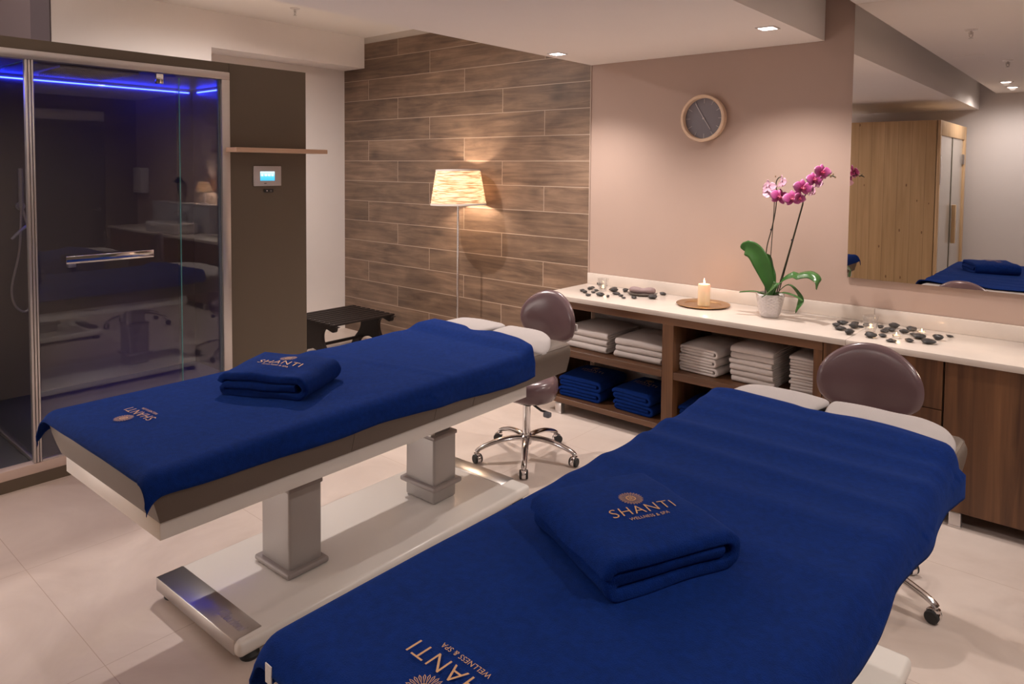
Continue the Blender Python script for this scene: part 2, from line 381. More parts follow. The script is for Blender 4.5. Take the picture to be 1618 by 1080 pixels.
def obj(name, bm, mat, parent=None, smooth=True, ang=35, origin=None):
    bmesh.ops.recalc_face_normals(bm, faces=bm.faces[:])
    if origin is not None:
        o3 = Vector(origin)
        for v in bm.verts: v.co -= o3
    me = bpy.data.meshes.new(name); bm.to_mesh(me); bm.free()
    if smooth:
        for p in me.polygons: p.use_smooth = True
        me.set_sharp_from_angle(angle=math.radians(ang))
    me.materials.append(mat)
    o = bpy.data.objects.new(name, me); COL.objects.link(o)
    if origin is not None: o.location = origin
    if parent: o.parent = parent
    return o
def tag(o, label=None, cat=None, group=None, kind=None):
    if label: o['label'] = label
    if cat: o['category'] = cat
    if group: o['group'] = group
    if kind: o['kind'] = kind
    return o
def struct(name, bm, mat, **k):
    o = obj(name, bm, mat, **k); o['kind'] = 'structure'; return o
def thing(name, label, cat, loc=(0, 0, 0), rz=0, group=None):
    o = bpy.data.objects.new(name, None); o.empty_display_size = .05; COL.objects.link(o)
    o.location = loc; o.rotation_euler = (0, 0, rz); return tag(o, label, cat, group)
def dup(o, parent=None, loc=None, rz=None, label=None, group=None):
    c = o.copy(); COL.objects.link(c); c.parent = parent
    if loc is not None: c.location = loc
    if rz is not None: c.rotation_euler = (c.rotation_euler[0], c.rotation_euler[1], rz)
    if label: c['label'] = label
    if group: c['group'] = group
    for ch in list(o.children): dup(ch, c)
    return c
def clamp(v, a, b): return max(a, min(b, v))

# ------------------------------------------------------------------ the room
LX = -6.1
struct('floor', box(BM(), -6.2, 2.85, -1.75, 4.54, -.1, 0), FLOOR, smooth=False)
bm = BM(); box(bm, -6.2, -3.04, WY, WY+.1, 0, 2.905)
struct('wall_tiled', bm, TILE, smooth=False)
struct('wall_mirror_side', box(BM(), -3.04, 2.85, WY+.004, WY+.1, 0, 3.05), PINK, smooth=False)
struct('trim_1', box(BM(), -3.045, -3.037, WY-.003, WY+.01, 0, SOF_Z), simple('edge_trim_paint', (.46, .35, .29), .6), smooth=False)
struct('trim_2', box(BM(), -6.1, -3.04, WY+.004, WY+.1, 2.905, HI_Z), simple('shadow_gap_grey', (.62, .57, .52), .8), smooth=False)
struct('wall_left', box(BM(), LX-.1, LX, 1.71, WY, 0, HI_Z), WHITE_WALL, smooth=False)
struct('wall_left_rear', box(box(BM(), -6.7, -6.5, 1.35, 2.3, 0, HI_Z), -6.7, -6.5, -1.75, 1.35, 1.55, HI_Z), simple('lilac_grey_paint', (.17, .135, .14), .8, var=.01), smooth=False)  # upper block shaped to hold back high light above the fill opening
struct('wall_left_pier', box(BM(), LX, -5.77, 1.71, 2.87, 0, HI_Z), WHITE_WALL, smooth=False)
struct('wall_left_pier_end_shade', box(BM(), LX-.1, -5.775, 1.700, 1.709, 0, HI_Z), simple('painted_end_shade', (.11, .085, .095), .8, var=.01), smooth=False)  # dark slab paints the dimness of the white pier's end face
struct('ceiling_beam', box(BM(), LX, -5.77, 2.87, WY, 2.665, HI_Z), WHITE_WALL, smooth=False)
struct('ceiling', box(BM(), -6.7, 2.85, -1.75, WY+.1, HI_Z, HI_Z+.08), CEIL, smooth=False)
struct('ceiling_soffit', box(BM(), -3.04, -1.37, -1.65, WY, SOF_Z, HI_Z), CEIL, smooth=False)
struct('ceiling_lowered', box(BM(), -1.2, 2.75, -1.65, WY, LOW_Z, HI_Z), CEIL, smooth=False)
struct('wall_rear', box(box(BM(), -3.30, 2.85, -1.75, -1.65, 0, HI_Z), -6.7, -3.30, -1.75, -1.65, 1.75, HI_Z), simple('cool_white_paint', (.66, .62, .62), .8, var=.01), smooth=False)  # piece over the left opening placed to keep incoming fill light low
bm = BM(); box(bm, 2.75, 2.85, -1.65, 3.05, 0, LOW_Z); box(bm, 2.75, 2.85, 4.0, WY, 0, LOW_Z); box(bm, 2.75, 2.85, 3.05, 4.0, 2.45, LOW_Z)
struct('wall_right', bm, TAUPE, smooth=False)
d = struct('door_1', box(BM(), 2.77, 2.82, 3.05, 4.0, 0, 2.31), DOORM, smooth=False)
struct('trim_3', box(BM(), 2.765, 2.82, 3.05, 4.0, 2.31, 2.45), WHITE_WALL, smooth=False)
bm = BM(); tube(bm, [(2.77, 3.92, 1.03), (2.71, 3.92, 1.03), (2.70, 3.90, 1.03), (2.70, 3.79, 1.03)], .009); cyl(bm, (2.768, 3.92, 1.03), .026, -.006, .006, axis='X')
obj('door_handle', bm, CHROME, d)

# shower cabin: surround, tray, panels, frame, glass ------------------------------------------
SX = -4.271
SW = thing('shower_cabin', 'large walk-in steam shower cabin with glass front and taupe surround', 'shower', (SX, 1.6, 0))
def sw(name, bm, mat, **k): return shift(obj(name, bm, mat, SW, **k))
def shift(o):
    for v in o.data.vertices: v.co -= Vector((SX, 1.6, 0))
    return o
bm = BM()
box(bm, SX-.05, SX, .55, 2.235, 2.268, 2.327)              # band above the frame
box(bm, SX-.05, SX, 2.238, 2.787, .0, 2.327)                 # panel with the screen
box(bm, SX-.05, SX, .55, 2.238, 0, .064)                    # plinth
box(bm, LX+.33, SX-.05, 2.737, 2.787, 0, 2.327)            # return towards the wall
box(bm, LX+.35, SX-.05, .55, 2.737, 2.30, 2.327)
sw('surround_panel', bm, TAUPE, smooth=False)
bm = BM(); box(bm, -5.75, -5.65, .55, 2.65, .0, 2.30); box(bm, -5.65, SX-.05, 2.65, 2.737, 0, 2.30); box(bm, -5.65, SX-.05, .47, .55, 0, 2.30)
sw('inner_wall_panel', bm, DARKTILE, smooth=False)
sw('shower_ceiling', box(BM(), -5.65, SX-.05, .55, 2.65, 2.285, 2.30), simple('shower_ceiling_panel', (.13, .11, .10), .4), smooth=False)
sw('shower_tray', box(BM(), -5.65, SX-.06, .55, 2.65, .03, .10, .006), TRAY)
sw('threshold', box(BM(), SX-.062, SX+.004, .55, 2.234, .064, .115, .003), THRESH)
bm = BM()
fr = .05
box(bm, SX-.05, SX+.014, .55, 2.234, 2.222, 2.268, .004); box(bm, SX-.05, SX+.014, 2.180, 2.234, .115, 2.2225, .004)
sw('front_frame', bm, ALU)
bm = BM()
for (a, b) in ((1.140, 1.152), (1.155, 1.166), (1.169, 1.178)): box(bm, SX-.028, SX+.004, a, b, .118, 2.222, .002)
sw('corner_post', bm, ALU)
bm = BM(); box(bm, SX-.02, SX+.0, 1.18, 2.180, .115, .128, .002); box(bm, -5.65, SX-.03, 1.150, 1.168, .10, .122, .002)
sw('glass_track', bm, ALU)
sw('door_glass', box(BM(), SX-.012, SX-.004, 1.182, 1.924, .130, 2.205), GLASS, smooth=False)
sw('glass_edge_strip', box(BM(), SX-.012, SX-.003, 1.9245, 1.928, .130, 2.205), GLASSEDGE, smooth=False)
sw('fixed_glass', box(BM(), SX-.024, SX-.016, 1.915, 2.168, .118, 2.22), GLASS, smooth=False)
sw('side_glass', box(BM(), -5.64, SX-.03, 1.156, 1.164, .122, 2.22), GLASS, smooth=False)
sw('side_glass_edge', box(BM(), -5.64, SX-.03, 1.156, 1.164, 2.2205, 2.224), GLASSEDGE, smooth=False)
sw('seal_strip', box(BM(), SX-.024, SX-.006, 2.168, 2.180, .115, 2.222), simple('seal_grey', (.10, .12, .15), .3), smooth=False)
h = sw('door_handle', box(BM(), SX+.028, SX+.036, 1.30, 1.75, 1.155, 1.197, .002), CHROME)
for y in (1.33, 1.705):
    o = sw('handle_standoff', box(BM(), SX-.004, SX+.03, y, y+.015, 1.168, 1.184, .002), CHROME); o.parent = h
bm = BM(); box(bm, SX-.018, SX+.006, 1.792, 1.832, 2.160, 2.218, .003); sw('glass_clamp', bm, CHROME)
bm = BM(); box(bm, SX-.018, SX+.010, 1.835, 1.87, .13, .15, .003); sw('bottom_clamp', bm, CHROME)
# led line along the back and the end wall
bm = BM(); box(bm, -5.648, -5.642, .57, 2.62, 2.254, 2.262); sw('led_strip', bm, LED, smooth=False)
bm = BM(); box(bm, -5.56, SX-.12, 2.643, 2.649, 2.254, 2.262); sw('led_strip', bm, LED, smooth=False)
# rain head
bm = BM(); box(bm, -5.45, -4.86, 1.48, 1.93, 2.268, 2.285, .003); rh = sw('rain_shower_head', bm, simple('rain_head_steel', (.30, .27, .27), .35, .2))
sw('shower_fill_lens', cyl(BM(), (-4.62, .80, 0), .03, 2.279, 2.285, 20), emit('shower_fill_glow', (1, .93, .9), 2))  # lens of an out-of-frame lamp added to brighten the dim cabin
sw('violet_fill_lens', cyl(BM(), (-4.75, 2.25, 0), .03, 2.279, 2.285, 20), emit('violet_fill_glow', (.18, .12, 1), .6))  # lens of a made-up lamp for the violet glow low in the cabin
spot('shower_fill', (-4.62, .80, 2.27), 14, 160, .8); spot('shower_fill', (-4.75, 2.25, 2.27), 75, 46, .8, col=(.24, .12, 1), aim=(-.16, -.06, -1))  # both lamps added, for cabin brightness and for the violet glow
bm = BM()
for i in range(15):
    for j in range(13): blob(bm, (-5.39+i*.034, 1.52+j*.030, 2.266), (.004, .004, .004), 1)
o = sw('nozzles', bm, simple('nozzle_grey', (.5, .47, .5), .3)); o['kind'] = 'stuff'; o.parent = rh
# hand shower, hose, tap
HS = sw('hand_shower', cyl(cyl(BM(), (-5.60, 1.458, 0), .014, 1.42, 1.655), (-5.60, 1.458, 0), .019, 1.39, 1.42), SATIN)
hz = smooth_path([(-5.60, 1.458, 1.39), (-5.60, 1.44, 1.1), (-5.61, 1.395, .85), (-5.61, 1.42, .72), (-5.61, 1.49, .70), (-5.62, 1.545, .92), (-5.62, 1.51, 1.2), (-5.61, 1.462, 1.40)], 8)
o = sw('shower_hose', tube(BM(), hz, .008, 8), SATIN)
bm = BM(); cyl(bm, (-5.62, 1.462, 1.40), .018, -.03, .03, axis='X'); cyl(bm, (-5.64, 1.462, 1.40), .028, -.008, .008, axis='X'); sw('hand_shower_bracket', bm, SATIN)
bm = BM(); tube(bm, smooth_path([(-5.645, 1.53, 1.17), (-5.57, 1.50, 1.27), (-5.53, 1.44, 1.25), (-5.52, 1.38, 1.19)], 6), .010, 10); cyl(bm, (-5.60, 1.535, 0), .006, .93, 1.13)
sw('shower_tap', bm, SATIN)
bm = BM(); box(bm, -5.65, -5.61, 1.735, 1.785, .955, .98, .004); sw('soap_ledge', bm, SATIN)

# shelf over the screen, screen, switch
o = obj('wall_shelf', box(BM(), -.14, .0, -.33, .33, -.014, .014, .002), OAK)
o.location = (SX+.142, 2.535, 1.786); tag(o, 'narrow pale wooden shelf board fixed above the touch screen', 'shelf')
t = thing('touch_screen_panel', 'pale grey control panel with glowing blue touch screen on taupe panel', 'control panel', (SX+.001, 2.4915, 1.62))
obj('frame', box(BM(), 0, .012, -.0975, .0975, -.065, .065, .002), simple('panel_grey', (.52, .48, .48), .35), t)
def screen_mat():
    m, nt, b = node_mat('screen_glow'); tc = N(nt, 'ShaderNodeTexCoord'); sp = N(nt, 'ShaderNodeSeparateXYZ'); nt.links.new(tc.outputs['Object'], sp.inputs[0])
    mr = N(nt, 'ShaderNodeMapRange'); mr.inputs[1].default_value = -.032; mr.inputs[2].default_value = .032; nt.links.new(sp.outputs[2], mr.inputs[0])
    cr = N(nt, 'ShaderNodeValToRGB'); e = cr.color_ramp.elements; e[0].color = (.03, .42, .85, 1); e[1].color = (.65, .90, 1, 1); e[1].position = .95
    n = e.new(.45); n.color = (.10, .55, .90, 1)
    nt.links.new(mr.outputs[0], cr.inputs[0]); nt.links.new(cr.outputs[0], b.inputs['Emission Color']); b.inputs['Emission Strength'].default_value = 1.1
    b.inputs['Base Color'].default_value = (.02, .03, .04, 1); return m
sc_ = obj('screen', box(BM(), .012, .0135, -.055, .048, -.030, .030), screen_mat(), t, smooth=False)
IW = emit('icon_white', (.85, .95, 1), 1.0)
for a in (-.042, -.016, .008, .032): obj('icon', box(BM(), .0135, .0142, a-.008, a+.008, .000, .012), IW, sc_, smooth=False)
IP = emit('icon_purple', (.15, .12, .45), .5)
for a in (-.042, .032): obj('icon_bar', box(BM(), .0142, .0148, a-.008, a+.008, .006, .009), IP, sc_, smooth=False)
bm = BM(); box(bm, .012, .0128, -.028, -.010, -.050, -.046); obj('maker_mark', bm, BLACKM, t, smooth=False)
t = thing('button_plate', 'tiny black two-button plate fixed below the touch screen panel', 'switch', (SX+.001, 2.50, 1.523))
obj('plate', box(BM(), 0, .008, -.034, .034, -.011, .011, .003), BLACKM, t)
bm = BM(); cyl(bm, (.006, -.014, 0), .004, 0, .004, 12, 'X'); obj('button', bm, PALE, t)
bm = BM(); cyl(bm, (.006, .014, 0), .006, 0, .004, 12, 'X'); obj('button', bm, simple('dark_button', (.15, .15, .15), .4), t)

# ceiling fittings -----------------------------------------------------------------------------
def square_light(x, y, z, label):
    t = thing('recessed_light', label, 'ceiling light', (x, y, z), 0, 'ceiling lights')
    bm = BM()
    for (a, b, c, d_) in ((-.05, .05, .04, .05), (-.05, .05, -.05, -.04), (-.05, -.04, -.04, .04), (.04, .05, -.04, .04)): box(bm, a, b, c, d_, -.006, 0)
    obj('trim_ring', bm, LAMPHOUSE, t, smooth=False); obj('lens', box(BM(), -.04, .04, -.04, .04, -.005, -.001), LENS, t, smooth=False)
def round_light(x, y, z, label):
    t = thing('recessed_light', label, 'ceiling light', (x, y, z), 0, 'ceiling lights')
    obj('trim_ring', lathe(BM(), [(.045, -.001), (.045, -.007), (.065, -.005), (.068, 0)], n=28), LAMPHOUSE, t)
    obj('lens', cyl(BM(), (0, 0, 0), .044, -.006, -.002, 28), LENS, t)
square_light(*SPOTS_SOFFIT[0], SOF_Z, 'square recessed ceiling light above the end of the tiled wall')
square_light(*SPOTS_SOFFIT[1], SOF_Z, 'square recessed ceiling light between the clock and the mirror')
square_light(*SPOTS_SOFFIT_FILL[0], SOF_Z, 'added unseen fill light in the soffit over the farther massage table')
square_light(*SPOTS_SOFFIT_FILL[1], SOF_Z, 'added unseen fill light in the soffit nearest to the camera')
for (x, y), l in zip(SPOTS_LOW, ('round downlight reflected in the mirror, nearer of the pair', 'round downlight reflected in the mirror, farther of the pair', 'added fill downlight above the near end of the right massage table', 'round downlight above the washbasin')):
    round_light(x, y, LOW_Z, l)
for (x, y), l in zip(SPOTS_HIGH, ('round downlight in the high ceiling in front of the shower', 'round downlight in the high ceiling near the slatted bench', 'added unseen fill light in the high ceiling by the rear wall')):
    round_light(x, y, HI_Z, l)
def sprinkler(x, y, z, label):
    t = thing('fire_sprinkler', label, 'sprinkler', (x, y, z), 0, 'fire sprinklers')
    obj('rose', lathe(BM(), [(0, 0), (.04, 0), (.036, -.006), (.012, -.009), (0, -.009)], n=20), PORC, t)
    bm = BM(); cyl(bm, (0, 0, 0), .007, -.035, -.008, 10); tube(bm, [(-.012, 0, -.018), (-.010, 0, -.045), (0, 0, -.055), (.010, 0, -.045), (.012, 0, -.018)], .003, 6); cyl(bm, (0, 0, 0), .014, -.060, -.057, 14)
    obj('nozzle', bm, STEEL, t)
sprinkler(-5.14, 3.26, HI_Z, 'small ceiling sprinkler between the white beam and the soffit')
sprinkler(-.808, 3.15, LOW_Z, 'ceiling sprinkler reflected in the mirror near its top edge')
sprinkler(-.778, 1.40, LOW_Z, 'ceiling sprinkler reflected in the mirror next to the two downlights')
o = obj('ceiling_speaker', lathe(BM(), [(0, -.004), (.085, -.004), (.095, -.006), (.10, 0)], n=32), CEIL)
o.location = (-.99, 1.88, LOW_Z); tag(o, 'flat round ceiling speaker reflected in the mirror', 'speaker')

# wall clock
t = thing('wall_clock', 'round wall clock with pale wooden rim and grey face', 'clock', (-2.118, WY, 2.027))
obj('rim', lathe(BM(), [(0, 0), (.150, 0), (.155, -.052), (.150, -.056), (.138, -.056), (.134, -.050), (.134, -.012)], n=64, axis='Y', M=Matrix.Rotation(0, 4, 'X')), BIRCH, t)
# axis='Y' maps z->y : negative z = towards the room
f = obj('dial', cyl(BM(), (0, 0, 0), .136, -.020, -.004, 64, 'Y'), CLOCKF, t)
for k in range(12):
    a = PI/6*k; M_ = Matrix.Rotation(a, 4, 'Y'); obj('hour_mark', box(BM(), -.001, .001, -.0225, -.020, .100, .130, M=M_), PALE, f, smooth=False)
bm = BM(); box(bm, -.0016, .0016, -.030, -.028, -.012, .118, M=Matrix.Rotation(math.radians(-31), 4, 'Y')); cyl(bm, (0, 0, 0), .006, -.034, -.022, 16, 'Y'); obj('minute_hand', bm, PALE, t, smooth=False)
bm = BM(); box(bm, -.002, .002, -.027, -.025, -.01, .088, M=Matrix.Rotation(math.radians(147), 4, 'Y')); obj('hour_hand', bm, PALE, t, smooth=False)
# mirror
t = thing('wall_mirror', 'large frameless wall mirror above the worktop reflecting the sauna', 'mirror', (-.55, WY, 1.065))
obj('mirror_glass', box(BM(), -.65, .68, -.016, -.004, 0, 1.583), MIRROR, t, smooth=False)
obj('backing', box(BM(), -.648, .678, -.004, .003, .004, 1.58), GLASSEDGE, t, smooth=False)

# sauna (seen in the mirror)
SA = thing('sauna_cabin', 'knotty pine sauna cabin with a glass front reflected in the mirror', 'sauna', (-1.48, .10, 0))
y1, y0 = 0.0, -1.66
bm = BM(); box(bm, -1.6, -.03, y1-.03, y1, 0, 2.235); box(bm, -1.6, -.03, y0, y0+.03, 0, 2.235); box(bm, -1.6, -1.57, y0, y1, 0, 2.235)
obj('side_wall', bm, PINE, SA, smooth=False)
obj('roof', box(BM(), -1.58, -.02, y0+.02, y1-.02, 2.215, 2.24), PINE_P, SA, smooth=False)
bm = BM(); box(bm, -.04, 0, y1-.05, y1, 0, 2.24, .003); box(bm, -.04, 0, y0, y0+.12, 0, 2.24, .003); box(bm, -.04, 0, y0+.12, y1-.05, 2.08, 2.24, .003); box(bm, -.04, 0, y0+.12, y1-.05, 0, .08, .003)
obj('front_frame', bm, PINE_P, SA)
FROST = simple('frosted_pane', (.50, .47, .43), .12, 0, .02, coat=.4)
obj('fixed_pane', box(BM(), -.026, -.018, y1-.80, y1-.05, .08, 2.08), FROST, SA, smooth=False)
dr = obj('glass_door', box(BM(), -.026, -.018, y0+.12, y1-.83, .08, 2.08), FROST, SA, smooth=False)
obj('door_gap_trim', box(BM(), -.030, -.012, y1-.83, y1-.80, .08, 2.08), simple('dark_profile', (.09, .08, .04), .4), SA, smooth=False)
obj('door_handle', box(BM(), -.012, .03, y1-.93, y1-.875, .85, 1.30, .006), PINE_P, dr)
bm = BM(); box(bm, -.018, .004, y0+.105, y0+.15, 1.78, 1.90, .003); obj('hinge', bm, STEEL, dr)
bm = BM(); box(bm, -.018, .004, y1-.075, y1-.035, 1.55, 1.85, .003); obj('edge_bracket', bm, STEEL, SA)

# ------------------------------------------------------------------ embroidery / lettering
from mathutils.bvhtree import BVHTree
def text_bm(s, size, space=1.0, offset=0, shear=0, seg=.006, extrude=0):
    cu = bpy.data.curves.new('lettering', 'FONT'); cu.body = s; cu.size = size; cu.space_character = space
    cu.align_x = 'CENTER'; cu.align_y = 'CENTER'; cu.offset = offset; cu.shear = shear; cu.resolution_u = 3; cu.extrude = extrude
    o = bpy.data.objects.new('lettering', cu); COL.objects.link(o)
    bpy.context.view_layer.update()
    me = bpy.data.meshes.new_from_object(o.evaluated_get(bpy.context.evaluated_depsgraph_get()))
    bm = bmesh.new(); bm.from_mesh(me); bpy.data.objects.remove(o); bpy.data.curves.remove(cu); bpy.data.meshes.remove(me)
    for _ in range(2):
        e = [x for x in bm.edges if x.calc_length() > seg]
        if e and seg: bmesh.ops.subdivide_edges(bm, edges=e, cuts=1)
    bmesh.ops.triangulate(bm, faces=bm.faces[:])
    return bm
def ring2(bm, r0, r1, c, n=32):
    a = [bm.verts.new((c[0]+r0*math.cos(2*PI*i/n), c[1]+r0*math.sin(2*PI*i/n), 0)) for i in range(n)]
    b = [bm.verts.new((c[0]+r1*math.cos(2*PI*i/n), c[1]+r1*math.sin(2*PI*i/n), 0)) for i in range(n)]
    for i in range(n): bm.faces.new((a[i], a[(i+1) % n], b[(i+1) % n], b[i]))
def emblem(bm, R, c):
    ring2(bm, R*.05, R*.13, c, 16); ring2(bm, R*.33, R*.40, c, 36); ring2(bm, R*.17, R*.20, c, 20)
    for n, r0, r1, wd in ((12, .20, .34, .055), (24, .40, .99, .030)):
        for k in range(n):
            a = 2*PI*k/n; d = Vector((math.cos(a), math.sin(a), 0)); p = Vector((-d.y, d.x, 0)); C = Vector((c[0], c[1], 0))
            rm = r0+(r1-r0)*.72; wd2 = wd*1.9 if n == 24 else wd
            v = [C+d*R*r0, C+d*R*rm+p*R*wd2, C+d*R*r1, C+d*R*rm-p*R*wd2]
            if n == 12: bm.faces.new([bm.verts.new(x) for x in v])
            else:       # open petals: two slim strokes and a tip
                for s in (1, -1):
                    q = [C+d*R*r0+p*s*R*.012, C+d*R*rm+p*s*R*(wd2+.018), C+d*R*r1, C+d*R*r1*.95, C+d*R*rm+p*s*R*(wd2-.022), C+d*R*r0]
                    bm.faces.new([bm.verts.new(x) for x in q])
def logo_bm(width):
    bm = text_bm('SHANTI', width*.255, 1.12, -.0004*width/.19)
    xs = [v.co.x for v in bm.verts]; k = width/(max(xs)-min(xs)); ctr = (max(xs)+min(xs))/2
    for v in bm.verts: v.co.x = (v.co.x-ctr)*k; v.co.y *= k
    h = max(v.co.y for v in bm.verts)
    t = text_bm('WELLNESS & SPA', width*.075, 1.05)
    xs = [v.co.x for v in t.verts]; k2 = width*.62/(max(xs)-min(xs))
    for v in t.verts: v.co.x *= k2; v.co.y = v.co.y*k2*1.1-h-width*.075
    add_bm(bm, t)
    emblem(bm, width*.185, (0, h+width*.21)); return bm
def embroider(parent, width, cx, cy, ang, mat=None, lift=.0012, name='embroidered_logo', bm=None):
    """lay a flat logo onto the upper side of the parent mesh"""
    bm = bm or logo_bm(width)
    dg = bpy.context.evaluated_depsgraph_get()
    tree = BVHTree.FromObject(parent, dg)
    ca, sa = math.cos(ang), math.sin(ang); bad = []
    last = 0
    for v in bm.verts:
        x, y, z0 = cx+v.co.x*ca-v.co.y*sa, cy+v.co.x*sa+v.co.y*ca, v.co.z
        hit = tree.ray_cast(Vector((x, y, 2)), Vector((0, 0, -1)))
        if hit[0] is not None: last = hit[0].z
        v.co = Vector((x, y, last+lift+z0))
    me = bpy.data.meshes.new(name); bm.to_mesh(me); bm.free(); me.materials.append(mat or GOLD)
    o = bpy.data.objects.new(name, me); COL.objects.link(o); o.parent = parent; return o

# ------------------------------------------------------------------ massage tables
TOP = .797
def make_table(label, loc, rz):
    t = thing('massage_table', label, 'massage table', loc, rz, 'massage tables')
    bm = BM(); box(bm, -.31, .31, -.72, .865, .030, .085, .018, 3); obj('base_plate', bm, WHITE_LAC, t)
    bm = BM()
    box(bm, -.302, .278, -.7215, -.615, .0335, .0868, .004); obj('steel_cover', bm, STEEL, t)
    bm = BM(); box(bm, -.23, .20, .765, .8665, .0335, .0868, .004); obj('steel_cover', bm, STEEL, t)
    for x, y in ((-.27, -.67), (.27, -.66), (-.27, .81), (.27, .81)):
        obj('levelling_foot', lathe(BM(), [(0, 0), (.032, 0), (.034, .012), (.022, .022), (.014, .034), (0, .034)], (x, y, 0), 20), RUBBER, t)
    for y, top, fl in ((-.315, .430, .100), (.465, .405, .165)):
        bm = BM(); box(bm, -.10, .10, y-.075, y+.075, .085, top, .012, 3); c = obj('column', bm, COLM, t)
        bm = BM(); box(bm, -.122, .122, y-.095, y+.095, fl-.012, fl+.012, .009, 3); obj('collar', bm, simple('collar_grey', (.30, .26, .25), .4) if 'collar_grey' not in MATS else MATS['collar_grey'], c)
        bm = BM(); box(bm, -.104, .104, y-.079, y+.079, top-.012, top+.008, .006); obj('cap', bm, MATS['collar_grey'], c)
        bm = BM(); box(bm, -.078, .078, y-.055, y+.055, top, .582, .006); obj('inner_column', bm, COLM, t)
        for bx in (-.080, .050): obj('mounting_bracket', box(BM(), bx, bx+.03, y-.078, y-.05, top+.005, .582, .003), WHITE_LAC, t)
    obj('frame', box(BM(), -.372, .372, -1.0, .745, .578, .640, .003), WHITE_LAC, t)
    segs = [(-1.048, -.32), (-.318, .10), (.102, .335), (.337, 1.085)]
    for i, (a, b) in enumerate(segs):
        bm = bmesh.new(); nx, ny, nz = 18, max(4, int((b-a)/.04)), 7
        head = i == 3; foot = i == 0
        zb = .642
        # closed rounded slab with bulging sides
        def P(u, v, wv):
            y = a+(b-a)*v; hw = .392+.026*math.sin(min(1, (wv*1.15))*PI/2)
            R = .035; wz = zb+(TOP-.006-zb)*wv
            ex = 0
            if wv > .7: k = (wv-.7)/.3; ex = R*(1-math.sqrt(max(0, 1-k*k)))
            hw -= ex
            yy = y
            e0 = (ex+(.040 if foot else 0)*(1-wv)**1.3) if foot else (.004 if wv > .85 else 0)
            e1 = (ex+(.03*(1-wv)**2)) if head else (.004 if wv > .85 else 0)
            yy = (a+e0)+((b-e1)-(a+e0))*v
            # rounded plan corners at head / foot
            cr = .05
            if head and yy > b-cr: hw -= cr-math.sqrt(max(0, cr*cr-(yy-(b-cr))**2))
            if foot and yy < a+cr: hw -= .7*(cr-math.sqrt(max(0, cr*cr-((a+cr)-yy)**2)))
            return Vector((u*hw, yy, wz))
        W = [0, .1, .3, .5, .7, .8, .88, .94, .98, 1.0]
        V = [k/ny for k in range(ny+1)]
        if head: V += [1-.05/(b-a)*(1-math.sin(q*PI/2/5)) for q in range(5)]
        if foot: V += [.05/(b-a)*(1-math.sin(q*PI/2/5)) for q in range(5)]
        V = sorted(set(round(v, 5) for v in V))
        # shell: loop around the plan boundary at each height, then caps
        def loop(wv):
            L = [P(1, v, wv) for v in V]+[P(1-2*k/nx, 1, wv) for k in range(1, nx)]+[P(-1, v, wv) for v in V[::-1]]+[P(-1+2*k/nx, 0, wv) for k in range(1, nx)]
            return L
        rows = [[bm.verts.new(p) for p in loop(wv)] for wv in W]
        for r0, r1 in zip(rows, rows[1:]):
            n = len(r0)
            for k in range(n): bm.faces.new((r0[k], r0[(k+1) % n], r1[(k+1) % n], r1[k]))
        bm.faces.new(rows[0][::-1]); bm.faces.new(rows[-1])
        c = obj('cushion', bm, CUSH, t, ang=50)
        if head:
            q = [P(1, v, .93)+Vector((.0012, 0, .0006)) for v in V if v > .05]
            obj('seam', tube(BM(), q, .0016, 6), MATS['taupe_leather'], c)
    return t
T1P, T1R, T2P, T2R = (-2.505, 1.87, 0), math.radians(1.2), (-.78, 1.735, 0), math.radians(-.4)
tab1 = make_table('white massage table farther from the camera, its foot end towards the shower cabin', T1P, T1R)
tab2 = dup(tab1, None, T2P, T2R, 'white massage table nearest to the camera, under the blue cover in the foreground')
# raised script on the near steel cover of the first table
gb = text_bm('Gharieni', .050, .95, .0004, .25, .0, .0009)
cov = [c for c in tab1.children if c.name.startswith('steel_cover')][0]
ca = math.radians(0)
for v in gb.verts: v.co = Vector((v.co.x+.165, v.co.y*1.05-.668, v.co.z+.0872))
me = bpy.data.meshes.new('raised_script'); gb.to_mesh(me); gb.free(); me.materials.append(STEEL)
o = bpy.data.objects.new('raised_script', me); COL.objects.link(o); o.parent = cov

